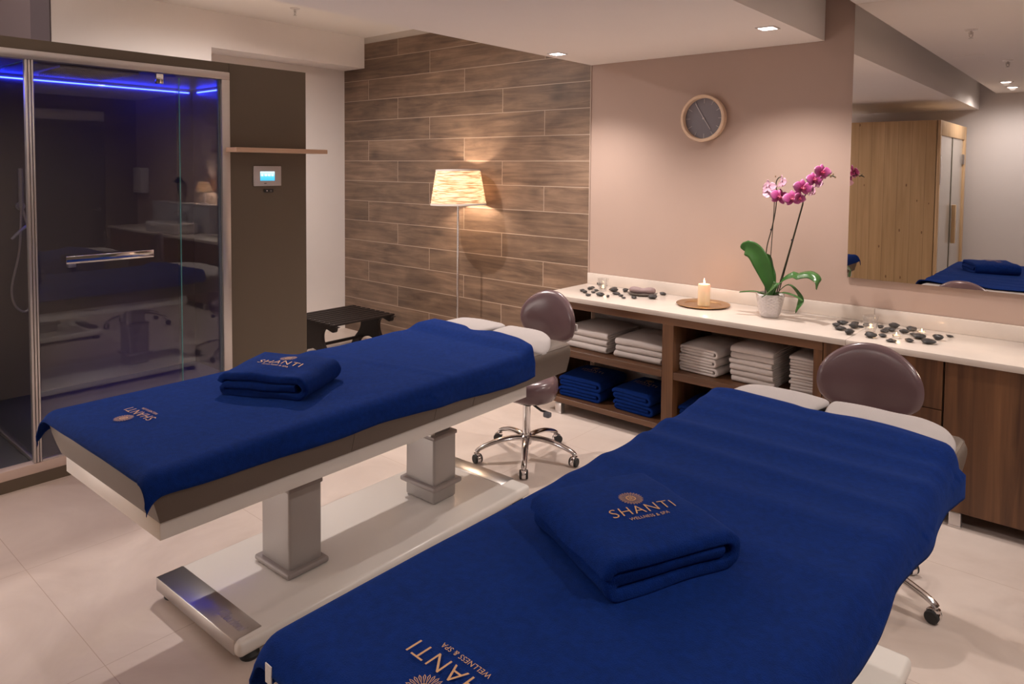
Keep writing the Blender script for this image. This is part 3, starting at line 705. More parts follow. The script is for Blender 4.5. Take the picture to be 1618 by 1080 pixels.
def sstep(a, b, x):
    k = clamp((x-a)/(b-a), 0, 1); return k*k*(3-2*k)
def drape1(s, hw, R):
    a = abs(s)-(hw-R); sg = 1 if s > 0 else -1
    if a <= 0: return s, 0
    if a < R*PI/2: th = a/R; return sg*(hw-R+R*math.sin(th)), R*(1-math.cos(th))
    return sg*(hw+.004), R+(a-R*PI/2)
def cover(name, label, loc, rz, hangL, hangR, hangF, yend, wr, seed):
    bm = bmesh.new(); hw, R = .425, .045; ns, nt = 90, 180
    rows = []
    for j in range(nt+1):
        row = []
        for i in range(ns+1):
            u, v = i/ns, j/nt
            t0 = v
            s = -(hw+hangL(v))+(2*hw+hangL(v)+hangR(v))*u
            y1_ = yend(clamp(s, -hw, hw)); y0_ = -(1.062+hangF(u))
            tt = y0_+(y1_-y0_)*v
            x, dzs = drape1(s, hw, R)
            y, dzt = (tt, 0) if tt > -1.0 else drape1(tt, 1.062, .045)
            wv = wr(x, y)
            edge = sstep(0, .05, dzs)
            z = TOP+.003-dzs-dzt+wv*(1-edge)+.025*sstep(.66, .76, y)*(1-edge*.7)
            if dzs > R*.9: x += (1 if x > 0 else -1)*(.004+.007*noise.noise(Vector((y*7, seed, 0))))+(1 if x > 0 else -1)*.006*math.sin(y*13+seed)
            if dzt > .03: y -= .004+.006*noise.noise(Vector((x*8, seed, 3)))
            row.append(bm.verts.new((x, y, z)))
        rows.append(row)
    for a, b in zip(rows, rows[1:]):
        for i in range(ns): bm.faces.new((a[i], a[i+1], b[i+1], b[i]))
    me = bpy.data.meshes.new(name); bm.to_mesh(me); bm.free()
    for p in me.polygons: p.use_smooth = True
    me.materials.append(BLUE)
    o = bpy.data.objects.new(name, me); COL.objects.link(o); o.location = loc; o.rotation_euler = (0, 0, rz)
    m = o.modifiers.new('thickness', 'SOLIDIFY'); m.thickness = .005; m.offset = 1
    tag(o, label, 'towel', 'blue table covers'); return o
def wr1(x, y):
    n = noise.noise(Vector((x*3, y*2.2, 1.3)))*.004+noise.noise(Vector((x*9, y*7, 5)))*.0018
    return .004+n+.004*math.exp(-((y-.12-x*.2)/.03)**2)+.003*math.exp(-((y-.45+x*.3)/.05)**2)
def wr2(x, y):
    n = noise.noise(Vector((x*3, y*2.5, 9)))*.004+noise.noise(Vector((x*8, y*6, 2)))*.002
    f = 0
    for c, sl, a, wd in ((.83, -.10, .010, .035), (.66, -.02, .010, .04), (.48, .05, .012, .045), (.30, -.03, .009, .04), (.10, .06, .008, .05), (-.12, -.05, .005, .05)):
        f += a*math.exp(-((y-c-sl*x-.012*noise.noise(Vector((x*5, c*9, 0))))/wd)**2)*(1-.35*x)
    return .004+n+f
ye1 = lambda s: .868-.055*math.exp(-((s+.05)/.07)**2)-.13*max(0, s/.42)**2.2
ye2 = lambda s: .895-.055*math.exp(-((s+.04)/.09)**2)-.09*max(0, s/.42)**3-.06*max(0, -s/.42)**3
cv1 = cover('table_cover', 'blue terry cover with upside-down logo spread over the farther massage table', T1P, T1R,
            lambda v: .05, lambda v: .030+.060*v+.006*math.sin(v*9)+.014*math.exp(-(v/.03)**2), lambda u: .010+.012*math.exp(-((1-u)/.05)**2)+.03*math.exp(-(u/.05)**2), ye1, wr1, 1)
cv2 = cover('table_cover', 'blue terry cover spread over the massage table nearest to the camera', T2P, T2R,
            lambda v: .10, lambda v: .040+.055*v**3+.006*math.sin(v*8)+.008*math.sin(v*19), lambda u: .025+.10*math.exp(-(u/.035)**2), ye2, wr2, 4)
embroider(cv1, .18, -.095, -.855, PI+.02, lift=.0065); embroider(cv2, .20, -.066, -.895, PI-.03, lift=.0065)

bm = BM(); box(bm, -.372, -.352, -1.0725, -1.0705, .742, .778); co = obj('care_label', bm, WTERRY, cv2, smooth=False)
# white head cover: a towel laid in two lobes round the face hole
def lobe(bm, outline, z0, h, bulge, droop):
    cx = sum(p[0] for p in outline)/len(outline); cy = sum(p[1] for p in outline)/len(outline)
    P = smooth_path([(*p, 0) for p in outline]+[(*outline[0], 0)], 5)[:-1]; n = len(P)
    rows = []
    for k, (inset, zf) in enumerate(((.012, 0), (.0, .3), (.0, .6), (.008, .88), (.02, 1.0), (.05, 1.12), (.10, 1.2))):
        row = []
        for p in P:
            d = Vector((cx-p.x, cy-p.y, 0)); L = d.length; q = p+d/L*min(inset, L*.9)
            z = z0+h*zf+bulge(q.x, q.y)*(1 if zf > .2 else .0)
            row.append(bm.verts.new((q.x, q.y, z-droop(q.x))))
        rows.append(row)
    for r0, r1 in zip(rows, rows[1:]):
        for k in range(n): bm.faces.new((r0[k], r0[(k+1) % n], r1[(k+1) % n], r1[k]))
    bm.faces.new(rows[0][::-1]); bm.faces.new(rows[-1])
def head_cover(label, loc, rz, seed, right):
    bm = bmesh.new()
    dr_ = lambda x: .030*sstep(.34, .43, abs(x))
    bl = lambda x, y: .002+.004*noise.noise(Vector((x*8, y*8, seed)))
    lobe(bm, [(-.36, .75), (-.40, .90), (-.39, 1.01), (-.32, 1.09), (-.20, 1.108), (-.07, 1.09), (-.032, 1.05), (-.050, .95), (-.065, .78), (-.2, .73)], TOP-.002, .022, bl, dr_)
    lobe(bm, [(-.012, .78), (-.016, .93), (-.029, 1.05), (-.010, 1.098), (.10, 1.112)]+right+[(.25, .74), (.08, .73)], TOP-.002, .019, bl, dr_)
    o = obj('head_cover', bm, HTERRY, None, ang=60); o.location = loc; o.rotation_euler = (0, 0, rz)
    return tag(o, label, 'towel', 'white head covers')
head_cover('white terry head cover at the head of the farther massage table', T1P, T1R, 2, [(.21, 1.09), (.325, 1.0), (.405, .87), (.385, .78)])
head_cover('white terry head cover at the head of the massage table nearest to the camera', T2P, T2R, 7, [(.25, 1.112), (.345, 1.06), (.392, .975), (.385, .85)])
for tb in (tab1, tab2):
    bm = BM(); lathe(bm, [(0, 0), (.045, 0), (.047, .0015), (0, .0015)], n=32)
    fh = obj('face_hole_shade', bm, HOLE_SHADE, [c for c in tb.children if c.name.startswith('cushion')][3]); fh.location = (-.038, .955, TOP-.0055); fh.scale = (1, 1.4, 1)  # flat black disc paints the dark of the opening onto the cushion

# ------------------------------------------------------------------ folded towels
def ribbon(path, t, D, seed, nv=12, amp=.003, dome=0.0, size=None):
    """extrude a folded strip (u,w centre line) along v; returns bm"""
    P = [Vector((p[0], p[1])) for p in path]; n = len(P); L, R = [], []
    for i, p in enumerate(P):
        d = (P[min(i+1, n-1)]-P[max(i-1, 0)]).normalized(); nn = Vector((-d.y, d.x)); L.append(p+nn*t/2); R.append(p-nn*t/2)
    umin = min(p.x for p in P); umax = max(p.x for p in P); wmax = max(p.y for p in P)+t/2
    bm = bmesh.new(); rows = []
    vs = [-.5, -.494, -.475]+[-.45+.9*k/(nv-1) for k in range(nv)]+[.475, .494, .5]
    for v in vs:
        k = .45 if abs(v) > .499 else (.82 if abs(v) > .49 else 1.0)
        row = []
        for side in (L, R[::-1]):
            ctr = P if side is L else P[::-1]
            for q, c in zip(side, ctr):
                m = c+(q-c)*k
                yy = v*D
                nz = noise.noise(Vector((m.x*9+seed, yy*9, m.y*12)))
                z = m.y+amp*nz*(.3+m.y/wmax)+dome*(m.y/wmax)*(1-(2*v)**2*.9)*(1-((2*m.x-umin-umax)/(umax-umin))**2*.8)
                x = m.x+amp*1.2*noise.noise(Vector((yy*6, seed*3.1, m.y*20)))
                yy += amp*1.5*noise.noise(Vector((m.x*7, seed*1.7, m.y*40)))*(1 if abs(v) > .4 else 0)
                row.append(bm.verts.new((x, yy, max(z, .0006))))
        rows.append(row)
    m = len(rows[0])
    for a, b in zip(rows, rows[1:]):
        for i in range(m): bm.faces.new((a[i], a[(i+1) % m], b[(i+1) % m], b[i]))
    for row, rev in ((rows[0], False), (rows[-1], True)):
        for i in range(n-1):
            f = [row[i], row[i+1], row[m-2-i], row[m-1-i]]
            bm.faces.new(f[::-1] if rev else f)
    return bm
def arc(cx, cy, r, a0, a1, k=7): return [(cx+r*math.cos(a0+(a1-a0)*i/k), cy+r*math.sin(a0+(a1-a0)*i/k)) for i in range(k+1)]
def line(p, q, k=10): return [(p[0]+(q[0]-p[0])*i/k, p[1]+(q[1]-p[1])*i/k) for i in range(k+1)]
def wrap_path(W, t, flip=False):
    """three layers, outer one wrapped round the inner: spiral profile"""
    b, m, c = t*.5, t*1.5, t*2.5; a = W/2
    p = line((a-t*1.75, m), (-a+t*1.1, m))+arc(-a+t*1.1, t, t*.5, PI/2, PI*1.5)[1:-1]+line((-a+t*1.1, b), (a-t*1.5, b))
    p += arc(a-t*1.5, m, t, -PI/2, PI/2, 10)[1:-1]+line((a-t*1.5, c), (-a+t*.7, c))+[(-a+t*.25, c-t*.25), (-a+t*.1, c-t*.7)]
    return [(-x, y) for x, y in p] if flip else p
def zig_path(W, t, n, flip=False):
    a = W/2-t; p = []; s = 1
    for k in range(n):
        z = t*(k+.5); p += line((-a*s, z), (a*s, z))
        if k < n-1: p += arc(a*s, z+t/2, t/2, -PI/2, PI/2, 6)[1:-1] if s > 0 else [(x, y) for x, y in arc(a*s, z+t/2, t/2, -PI/2, -PI*1.5, 6)][1:-1]
        s = -s
    return [(-x, y) for x, y in p] if flip else p
def towel(name, label, mat, path, t, D, loc, rz, seed, group, amp=.003, dome=.004, cat='towel'):
    bm = ribbon(path, t*.93, D, seed, amp=amp, dome=dome)
    o = obj(name, bm, mat, None, ang=70); o.location = loc; o.rotation_euler = (0, 0, rz); return tag(o, label, cat, group)
def tl(P, rz, x, y, z):
    c, s = math.cos(rz), math.sin(rz); return (P[0]+x*c-y*s, P[1]+x*s+y*c, z)
# the two folded towels lying on the tables; their layered side faces the camera
a1 = T1R+math.radians(27)
ft1 = towel('folded_towel', 'folded blue logo towel lying on the farther massage table', BLUE, wrap_path(.37, .030), .030, .30, tl(T1P, T1R, -.01, -.345, TOP+.010), a1, 3, 'folded blue towels on the tables', .007, .016)
a2 = T2R+math.radians(66)
ft2 = towel('folded_towel', 'folded blue logo towel lying on the massage table nearest to the camera', BLUE, wrap_path(.355, .030), .030, .345, tl(T2P, T2R, -.055, -.320, TOP+.008), a2, 8, 'folded blue towels on the tables', .007, .016)
embroider(ft1, .19, .00, -.02, -.06, lift=.0025); embroider(ft2, .165, .005, -.035, -.05, lift=.0025)

# ------------------------------------------------------------------ worktop and cabinets
YF = 3.885
def worktop(x0, x1, label, bs=True):
    o = thing('worktop', label, 'worktop', ((x0+x1)/2, 4.15, .788), 0, 'marble worktops')
    h = (x1-x0)/2
    obj('slab', box(BM(), -h, h, 3.862-4.15, WY-4.15, 0, .032, .0025), MARBLE, o)
    obj('backsplash', box(BM(), -h, h, WY-.018-4.15, WY-4.15, .032, .113, .002), MARBLE, o)
worktop(-3.038, -1.0455, 'cream marble worktop carrying the candle plate and the orchid')
worktop(-1.0445, 1.05, 'cream marble worktop under the wall mirror')
worktop(1.051, 2.3, 'cream marble worktop beside the door, seen in the shower glass')
def leg(p, x, y): 
    bm = BM(); box(bm, x-.025, x+.025, y-.012, y+.03, .0, .072, .003); box(bm, x-.027, x+.027, y-.014, y+.032, 0, .012, .002); return obj('leg', bm, ALU, p)
U = thing('open_shelf_unit', 'open walnut shelf unit filled with white and blue towels', 'shelf unit', (-2.12, 4.16, 0))
def ub(name, x0, x1, y0, y1, z0, z1, mat): return obj(name, box(BM(), x0+2.12, x1+2.12, y0-4.16, y1-4.16, z0, z1, .001, 1), mat, U, ang=30)
ub('bottom_panel', -3.03, -1.163, YF, 4.42, .072, .108, WALNUT_H)
ub('shelf', -2.995, -2.108, YF+.002, 4.42, .405, .450, WALNUT_H); ub('shelf', -2.030, -1.209, YF+.002, 4.42, .405, .450, WALNUT_H)
ub('top_panel', -3.03, -1.163, YF, 4.42, .738, .787, WALNUT_H)
ub('side_panel', -3.03, -2.996, YF, 4.42, .108, .738, WALNUT_V); ub('side_panel', -1.208, -1.163, YF, 4.42, .108, .738, WALNUT_V)
ub('divider', -2.107, -2.031, YF, 4.42, .108, .738, WALNUT_V)
ub('back_panel', -2.965, -2.107, 4.424, 4.436, .108, .738, simple('pale_back', (.50, .44, .41), .7)); ub('back_panel', -2.031, -1.208, 4.424, 4.436, .108, .738, MATS['pale_back'])
for x in (-2.89, -1.25):
    l = leg(U, x+2.12, YF-4.16+.0)
D_ = thing('drawer_unit', 'walnut drawer unit behind the stool in front of the worktop', 'drawer unit', (-.885, 4.16, 0))
obj('body', box(BM(), -.275, .276, YF+.02-4.16, .26, .072, .786), WALNUT_V, D_, smooth=False)
for i, (z0, z1) in enumerate(((.548, .783), (.310, .544), (.072, .306))):
    d = obj('drawer_front', box(BM(), -.274, .274, YF-4.16, YF+.018-4.16, z0, z1, .0012, 1), WALNUT_V, D_, ang=30)
def cab(x0, x1, label):
    c = thing('cupboard', label, 'cupboard', ((x0+x1)/2, 4.16, 0), 0, 'walnut cupboards under the worktop'); h = (x1-x0)/2
    obj('body', box(BM(), -h, h, YF+.02-4.16, .26, .072, .786), WALNUT_V, c, smooth=False)
    obj('door', box(BM(), -h+.002, h-.002, YF-4.16, YF+.018-4.16, .072, .783, .0012, 1), WALNUT_V, c, ang=30)
    leg(c, -h+.065, YF-4.16+.002); leg(c, h-.065, YF-4.16+.002)
cab(-.6045, .02, 'walnut cupboard with a plain door under the mirror'); cab(.0215, 1.10, 'walnut cupboard under the washbasin'); cab(1.1015, 2.28, 'walnut cupboard nearest to the grey door')

# towels in the shelf unit
GA = 'white towels in the shelf unit'
ordn = {3: ['lowest', 'middle', 'topmost'], 2: ['lower', 'upper'], 6: ['lowest', 'second from the bottom', 'third from the bottom', 'third from the top', 'second from the top', 'topmost'],
        12: ['lowest', 'second lowest', 'third lowest', 'fourth lowest', 'fifth lowest', 'sixth lowest', 'sixth from the top', 'fifth from the top', 'fourth from the top', 'third from the top', 'second from the top', 'topmost']}
random.seed(4)
def stack(n, xc, yc, z0, W, D, t, where, mat, rz, grp, kind, zig=0, cat='towel', nm='folded_towel'):
    z = z0+.001
    for i in range(n):
        path = zig_path(W, t, zig) if zig else wrap_path(W, t, False)
        H = t*(zig if zig else 3)
        towel(nm, f'{kind}, {ordn[n][i]} of the {where}', mat, path, t, D, (xc+random.uniform(-.006, .006), yc+random.uniform(-.006, .004), z), rz+random.uniform(-.02, .02), random.random()*50, grp, amp=.0025, dome=.004 if i < n-1 else (.030 if t > .01 else .012), cat=cat)
        z += H+.0005+(.0 if i < n-1 else 0)
# A and B show their fold towards the room (profile turned a quarter)
stack(3, -2.735, 4.165, .450, .40, .37, .0150, 'white stack beside the stool', WTERRY, -PI/2-.03, GA, 'thick white towel')
stack(3, -2.325, 4.160, .450, .40, .345, .0135, 'white stack against the walnut divider', WTERRY, -PI/2+.02, GA, 'thick white towel')
stack(3, -1.890, 4.150, .450, .265, .38, .0175, 'soft white stack behind the candle plate', WTERRY, -.10, GA, 'plump white towel')
stack(6, -1.570, 4.140, .450, .36, .255, .0113, 'stack of six under the orchid', WTERRY, -PI/2-.03, GA, 'flat white towel')
stack(12, -1.293, 4.120, .450, .30, .135, .0056, 'pile at the shelf end', WTERRY, -PI/2+.03, 'washcloths', 'white washcloth', cat='washcloth', nm='washcloth')
GB = 'blue towels on the bottom shelf'
n0 = len(bpy.data.objects)
stack(2, -2.765, 4.12, .108, .34, .36, .0225, 'pair on the bottom shelf behind the stool', BLUE, .06, GB, 'folded blue towel')
fa = bpy.data.objects[[o.name for o in bpy.data.objects if o.get('label', '').startswith('folded blue towel, upper of the pair on the bottom shelf behind')][0]]
stack(2, -2.335, 4.12, .108, .30, .36, .0225, 'pair against the divider on the bottom shelf', BLUE, -.05, GB, 'folded blue towel')
fb = bpy.data.objects[[o.name for o in bpy.data.objects if o.get('label', '').startswith('folded blue towel, upper of the pair against')][0]]
stack(2, -1.86, 4.12, .108, .30, .36, .0225, 'pair half hidden by the nearest table', BLUE, .03, GB, 'folded blue towel')
embroider(fa, .17, 0, -.02, 0); embroider(fb, .17, 0, -.02, 0)

# ------------------------------------------------------------------ stools
def make_stool(label, loc, rz):
    t = thing('saddle_stool', label, 'stool', loc, rz, 'saddle stools')
    # chrome base (arms radiate from a hub)
    bm = BM(); lathe(bm, [(0, .085), (.030, .085), (.034, .10), (.034, .135), (.024, .150), (0, .150)], n=24); obj('hub', bm, CHROME, t)
    bm = BM(); cyl(bm, (0, 0, 0), .023, .14, .34, 24); cyl(bm, (0, 0, 0), .014, .33, .40, 20); obj('gas_lift', bm, CHROME, t)
    for k in range(5):
        a = math.radians(BASE0+72*k); ca, sa = math.cos(a), math.sin(a)
        pr = [(.02, .122), (.09, .124), (.17, .114), (.24, .093), (.283, .074), (.298, .062)]
        pts = smooth_path([(r*ca, r*sa, z) for r, z in pr], 5)
        rad = [.019-.006*i/(len(pts)-1) for i in range(len(pts))]
        arm = obj('base_arm', tube(BM(), pts, rad, 12, 1.15, .85), CHROME, t)
        cx, cy = .295*ca, .295*sa
        cast = obj('caster', cyl(cyl(BM(), (cx, cy, 0), .008, .048, .068, 12), (cx, cy, 0), .016, .044, .054, 16), CHROME, t)
        b = a+1.9+k*1.3; cb, sb = math.cos(b), math.sin(b)
        M_ = Matrix.Translation((cx+.010*cb, cy+.010*sb, .0255))@Matrix.Rotation(b+PI/2, 4, 'Z')
        bm = BM(); lathe(bm, [(0, -.011), (.027, -.011), (.029, -.006), (.029, .006), (.027, .011), (0, .011)], n=24, axis='X', M=M_); obj('caster_hood', bm, CHROME, cast)
        for s in (-1, 1):
            bm = BM(); lathe(bm, [(0, s*.010), (.021, s*.010), (.025, s*.013), (.025, s*.021), (.021, s*.024), (0, s*.024)], n=24, axis='X', M=M_); obj('wheel', bm, RUBBER, cast)
    # seat
    bm = BM(); prof = [(0, .355), (.10, .352), (.150, .365), (.182, .39), (.195, .420), (.190, .450), (.165, .472), (.12, .482), (.06, .478), (0, .470)]
    lathe(bm, prof, n=48)
    for v in bm.verts:
        x, y, z = v.co; k = 1-.10*max(0, y/.19); v.co.x = x*k*1.0; v.co.y = y*.95
        if z > .44: v.co.z += .020*(abs(x)/.19)**2-.012*math.exp(-(x/.05)**2)+.012*max(0, y/.19)
        v.co.z += .02*(x*x/.036)*(-1 if z < .40 else 0)
    s = obj('seat', bm, MAUVE, t, ang=60)
    bm = BM(); box(bm, -.08, .08, -.08, .08, .335, .357, .01); tube(bm, [(.06, -.02, .335), (.15, -.05, .325), (.19, -.06, .330)], .007, 8); obj('seat_plate', bm, BLACKM, t)
    bm = BM(); box(bm, .185, .225, -.085, -.05, .305, .335, .008); obj('lever_paddle', bm, simple('lever_grey', (.14, .14, .16), .3) if 'lever_grey' not in MATS else MATS['lever_grey'], t)
    bm = BM(); tube(bm, smooth_path([(0, .05, .34), (0, .17, .335), (0, .245, .37), (0, .262, .47), (0, .258, .66), (0, .252, .78)], 6), .012, 10, 1.6, .7); obj('backrest_stem', bm, BLACKM, t)
    bm = BM(); box(bm, .165, .190, .222, .236, .735, .775, .003); obj('adjuster_tab', bm, MATS['panel_grey'], t)
    # backrest pad: rounded triangle, dished towards the seat
    bm = BM(); n = 56
    def out(a):
        c, s_ = math.cos(a), math.sin(a)
        w_ = .205*(1-.30*max(0, s_)**1.6)
        ex = 2.5
        r = 1/((abs(c)/w_)**ex+(abs(s_)/(.170 if s_ > 0 else .140))**ex)**(1/ex); return r*c, r*s_
    rows = []
    for k, dz, yo in ((0, 0, -.030), (.35, 0, -.029), (.65, 0, -.026), (.85, 0, -.020), (.95, 0, -.010), (1.0, 0, .004), (.98, 0, .016), (.90, 0, .024), (.5, 0, .028), (0, 0, .028)):
        if k == 0: rows.append([bm.verts.new((0, .225+yo, .785))]); continue
        row = []
        for i in range(n):
            x, z = out(2*PI*i/n); x *= k; z *= k
            row.append(bm.verts.new((x, .225+yo-1.15*x*x, .785+z)))
        rows.append(row)
    for a, b in zip(rows, rows[1:]):
        for i in range(n):
            j = (i+1) % n
            if len(a) == 1: bm.faces.new((a[0], b[i], b[j]))
            elif len(b) == 1: bm.faces.new((a[i], b[0], a[j]))
            else: bm.faces.new((a[i], a[j], b[j], b[i]))
    obj('backrest', bm, MAUVE, t, ang=60)
    return t
BASE0 = -125
st1 = make_stool('mauve saddle stool behind the head of the farther massage table', (-2.575, 3.145, 0), 0)
st2 = dup(st1, None, (-.755, 3.05, 0), math.radians(7), 'mauve saddle stool behind the head of the massage table nearest to the camera')
for c in st2.children:      # its wheeled base stands turned the other way
    if c.name.split('.')[0] in ('base_arm', 'caster', 'hub'): c.rotation_euler = (0, 0, math.radians(36))

# ------------------------------------------------------------------ bench
B = thing('slatted_bench', 'low black slatted bench in the corner beside the tiled wall', 'bench', (-5.22, 3.79, 0))
def bl(pts): return [(x+5.22, z) for x, z in pts]
side = smooth_path([(-5.53, 0, .352), (-4.93, 0, .352), (-4.915, 0, .335), (-4.925, 0, .305), (-4.96, 0, .300), (-5.04, 0, .315), (-5.09, 0, .29), (-5.105, 0, .23), (-5.08, 0, .16), (-5.0, 0, .06), (-4.97, 0, .0), (-5.04, 0, .0), (-5.10, 0, .08), (-5.20, 0, .115), (-5.26, 0, .115), (-5.36, 0, .08), (-5.43, 0, .0), (-5.50, 0, .0), (-5.47, 0, .06), (-5.38, 0, .16), (-5.355, 0, .23), (-5.37, 0, .29), (-5.42, 0, .315), (-5.50, 0, .300), (-5.535, 0, .31), (-5.545, 0, .335), (-5.53, 0, .352)], 4)[:-1]
ol = bl([(p.x, p.z) for p in side])
for y in (3.475, 4.075):
    bm = BM(); prism(bm, ol, y-3.79, y+.03-3.79); f = obj('side_frame', bm, BENCHM, B, ang=40)
for k in range(9):
    x = -.285+k*.0700
    s = obj('slat', box(BM(), x-.026, x+.026, -.33, .33, .352, .366, .004), BENCHM, B)
    bm = BM()
    for y in (-.30, .30): blob(bm, (x, y, .366), (.004, .004, .002), 1)
    obj('screw', bm, CHROME, s)
for x, z in ((-.13, .10), (.09, .10)):
    obj('stretcher', box(BM(), x-.012, x+.012, -.29, .29, z-.012, z+.012, .003), BENCHM, B)
obj('floor_mat', box(BM(), -.46, .50, -.56, .34, .0005, .006), BIRCH, None, smooth=False)
fm = bpy.data.objects['floor_mat']
bpy.data.objects.remove(fm)

# ------------------------------------------------------------------ floor lamp
LPX, LPY = -4.2, 4.2
L_ = thing('floor_lamp', 'lit floor lamp with a wound cord shade on a slim chrome pole', 'floor lamp', (LPX, LPY, 0))
obj('base', lathe(BM(), [(0, 0), (.14, 0), (.14, .008), (.13, .014), (.02, .022), (.012, .03), (0, .03)], n=40), CHROME, L_)
obj('pole', cyl(BM(), (0, 0, 0), .0095, .025, 1.42, 16), CHROME, L_)
bm = BM(); tube(bm, [(0, 0, 1.62), (.0, .0, 1.625)], .012, 10)
for k in range(3):
    a = 2*PI*k/3+.4; tube(bm, [(0, 0, 1.60), (.182*math.cos(a), .182*math.sin(a), 1.655)], .002, 6)
cyl(bm, (0, 0, 0), .003, 1.56, 1.62, 8); obj('shade_holder', bm, CHROME, L_)
obj('socket', cyl(BM(), (0, 0, 0), .018, 1.41, 1.465, 16), PORC, L_)
obj('bulb', lathe(BM(), [(0, 1.465), (.014, 1.465), (.016, 1.475), (.026, 1.492), (.029, 1.510), (.022, 1.530), (0, 1.538)], n=20), BULB, L_)
SM = Matrix.Translation((0, 0, 1.52))@Matrix.Rotation(math.radians(-1.5), 4, 'Y')@Matrix.Translation((0, 0, -1.52))
sh = obj('shade', lathe(BM(), [(.2330, 1.378), (.1845, 1.667), (.1830, 1.667), (.2315, 1.378), (.2330, 1.378)], n=72, M=SM), SHADE, L_)
bm = BM(); lathe(bm, [(.2320, 1.372), (.2350, 1.374), (.2345, 1.388), (.2315, 1.386), (.2320, 1.372)], n=64, M=SM); lathe(bm, [(.1825, 1.656), (.1865, 1.656), (.1865, 1.670), (.1825, 1.670), (.1825, 1.656)], n=64, M=SM)
obj('rim_tape', bm, WHITE_LAC, sh)

# ------------------------------------------------------------------ candle, plate, orchid
ZC = .8205
obj('x', BM(), BRASS)
bpy.data.objects.remove(bpy.data.objects['x'])
o = obj('candle_plate', lathe(BM(), [(0, .004), (.110, .004), (.118, .010), (.165, .0135), (.168, .012), (.166, .009), (.120, .0), (0, 0)], n=64), BRASS, ang=30)
o.location = (-2.0, 4.215, ZC); tag(o, 'round brass-coloured plate under the burning pillar candle', 'plate')
C_ = thing('pillar_candle', 'burning ivory pillar candle on the brass-coloured plate', 'candle', (-1.985, 4.195, ZC+.0045))
obj('wax', lathe(BM(), [(0, 0), (.037, 0), (.038, .003), (.038, .128), (.036, .136), (.031, .137), (.012, .128), (0, .126)], n=40), WAX, C_)
obj('wick', tube(BM(), [(0, 0, .12), (.001, 0, .137)], .0012, 6), BLACKM, C_)
def flame(p, z, s=1): return obj('flame', lathe(BM(), [(0, z), (.0035*s, z+.005*s), (.0055*s, z+.012*s), (.0045*s, z+.022*s), (.002*s, z+.034*s), (0, z+.042*s)], n=14), FLAME, p)
flame(C_, .132)
def flamelight(loc, e):
    d = bpy.data.lights.new('flame_light', 'POINT'); d.energy = e; d.color = (1, .55, .25); d.shadow_soft_size = .008
    o = bpy.data.objects.new('flame_light', d); o.location = loc; COL.objects.link(o)
flamelight((-1.985, 4.195, ZC+.19), .35)

O = thing('potted_orchid', 'pink flowering orchid in a white textured pot on the worktop', 'orchid', (-1.552, 4.165, ZC))
def quilt(a, z):
    u = a/(2*PI)*14; q = z/.018
    d1 = abs(((u+q) % 1)-.5)*2; d2 = abs(((u-q) % 1)-.5)*2
    return 1+.075*(1-max(d1, d2))*sstep(.0, .02, z)
prof = [(0, 0), (.045, 0)]+[(.050+.028*(k/44)**.8, .002+.130*k/44) for k in range(45)]+[(.0785, .137), (.0765, .139), (.073, .135), (.066, .10), (0, .10)]
bm = BM(); lathe(bm, prof, n=112, rad=lambda a, z: quilt(a, z) if .004 < z < .133 else 1)
obj('pot', bm, PORC, O, ang=80)
bm = BM(); random.seed(2)
for k in range(40):
    r, a = .060*math.sqrt(random.random()), random.random()*2*PI
    blob(bm, (r*math.cos(a), r*math.sin(a), .118+random.random()*.010), (.012, .008, .006), 1, .4, k, Matrix.Rotation(random.random()*3, 4, 'Z'))
o = obj('bark_chips', bm, BARK, O); o['kind'] = 'stuff'
OX, OY, OZ = O.location
def W3(x, y, z): return Vector((x-OX, y-OY, z-OZ))
def leaf(pts, w, seed=0, fold=.35, name='leaf', hint=None):
    P = smooth_path(pts, 6); n = len(P); bm = BM(); rows = []; side0 = None
    for i, p in enumerate(P):
        t = (P[min(i+1, n-1)]-P[max(i-1, 0)]).normalized(); k = i/(n-1)
        sd = t.cross(Vector((0, 0, 1)))
        if hint is not None: h_ = Vector(hint); sd = h_-t*h_.dot(t)
        if sd.length < .15: sd = side0 if side0 is not None else Vector((1, 0, 0))
        sd.normalize()
        if side0 is not None and sd.dot(side0) < 0: sd = -sd
        if side0 is not None: sd = (sd*.5+side0*.5).normalized()
        side0 = sd; up = sd.cross(t).normalized()
        if up.z < 0 and k < .4: up = -up
        ww = w*(.35+.65*sstep(0, .45, k))*(1-max(0, (k-.62)/.38)**2.2)**.5 if k < 1 else .0006
        row = []
        for q in range(-4, 5):
            f = q/4; row.append(bm.verts.new(p+sd*ww*f+up*(fold*ww*abs(f)**1.3)))
        rows.append(row)
    for a, b in zip(rows, rows[1:]):
        for q in range(8): bm.faces.new((a[q], a[q+1], b[q+1], b[q]))
    o = obj(name, bm, LEAF, O, ang=80); m = o.modifiers.new('thickness', 'SOLIDIFY'); m.thickness = .0022; m.offset = 0
    return o
Y0 = OY
leaf([W3(-1.545, Y0, .945), W3(-1.565, Y0-.01, 1.03), W3(-1.600, Y0-.02, 1.13), W3(-1.640, Y0-.03, 1.20), W3(-1.685, Y0-.045, 1.222), W3(-1.700, Y0-.05, 1.205)], .050, 1, .18, hint=(.80, .35, .45))
leaf([W3(-1.54, Y0+.02, .95), W3(-1.57, Y0+.03, 1.04), W3(-1.600, Y0+.04, 1.12), W3(-1.605, Y0+.05, 1.19)], .044, 2, .18, hint=(.85, .30, .3))
leaf([W3(-1.535, Y0, .955), W3(-1.48, Y0+.0, 1.04), W3(-1.40, Y0-.01, 1.085), W3(-1.32, Y0-.03, 1.105), W3(-1.265, Y0-.05, 1.075), W3(-1.27, Y0-.06, 1.02)], .030, 3, hint=(0, .75, .55))
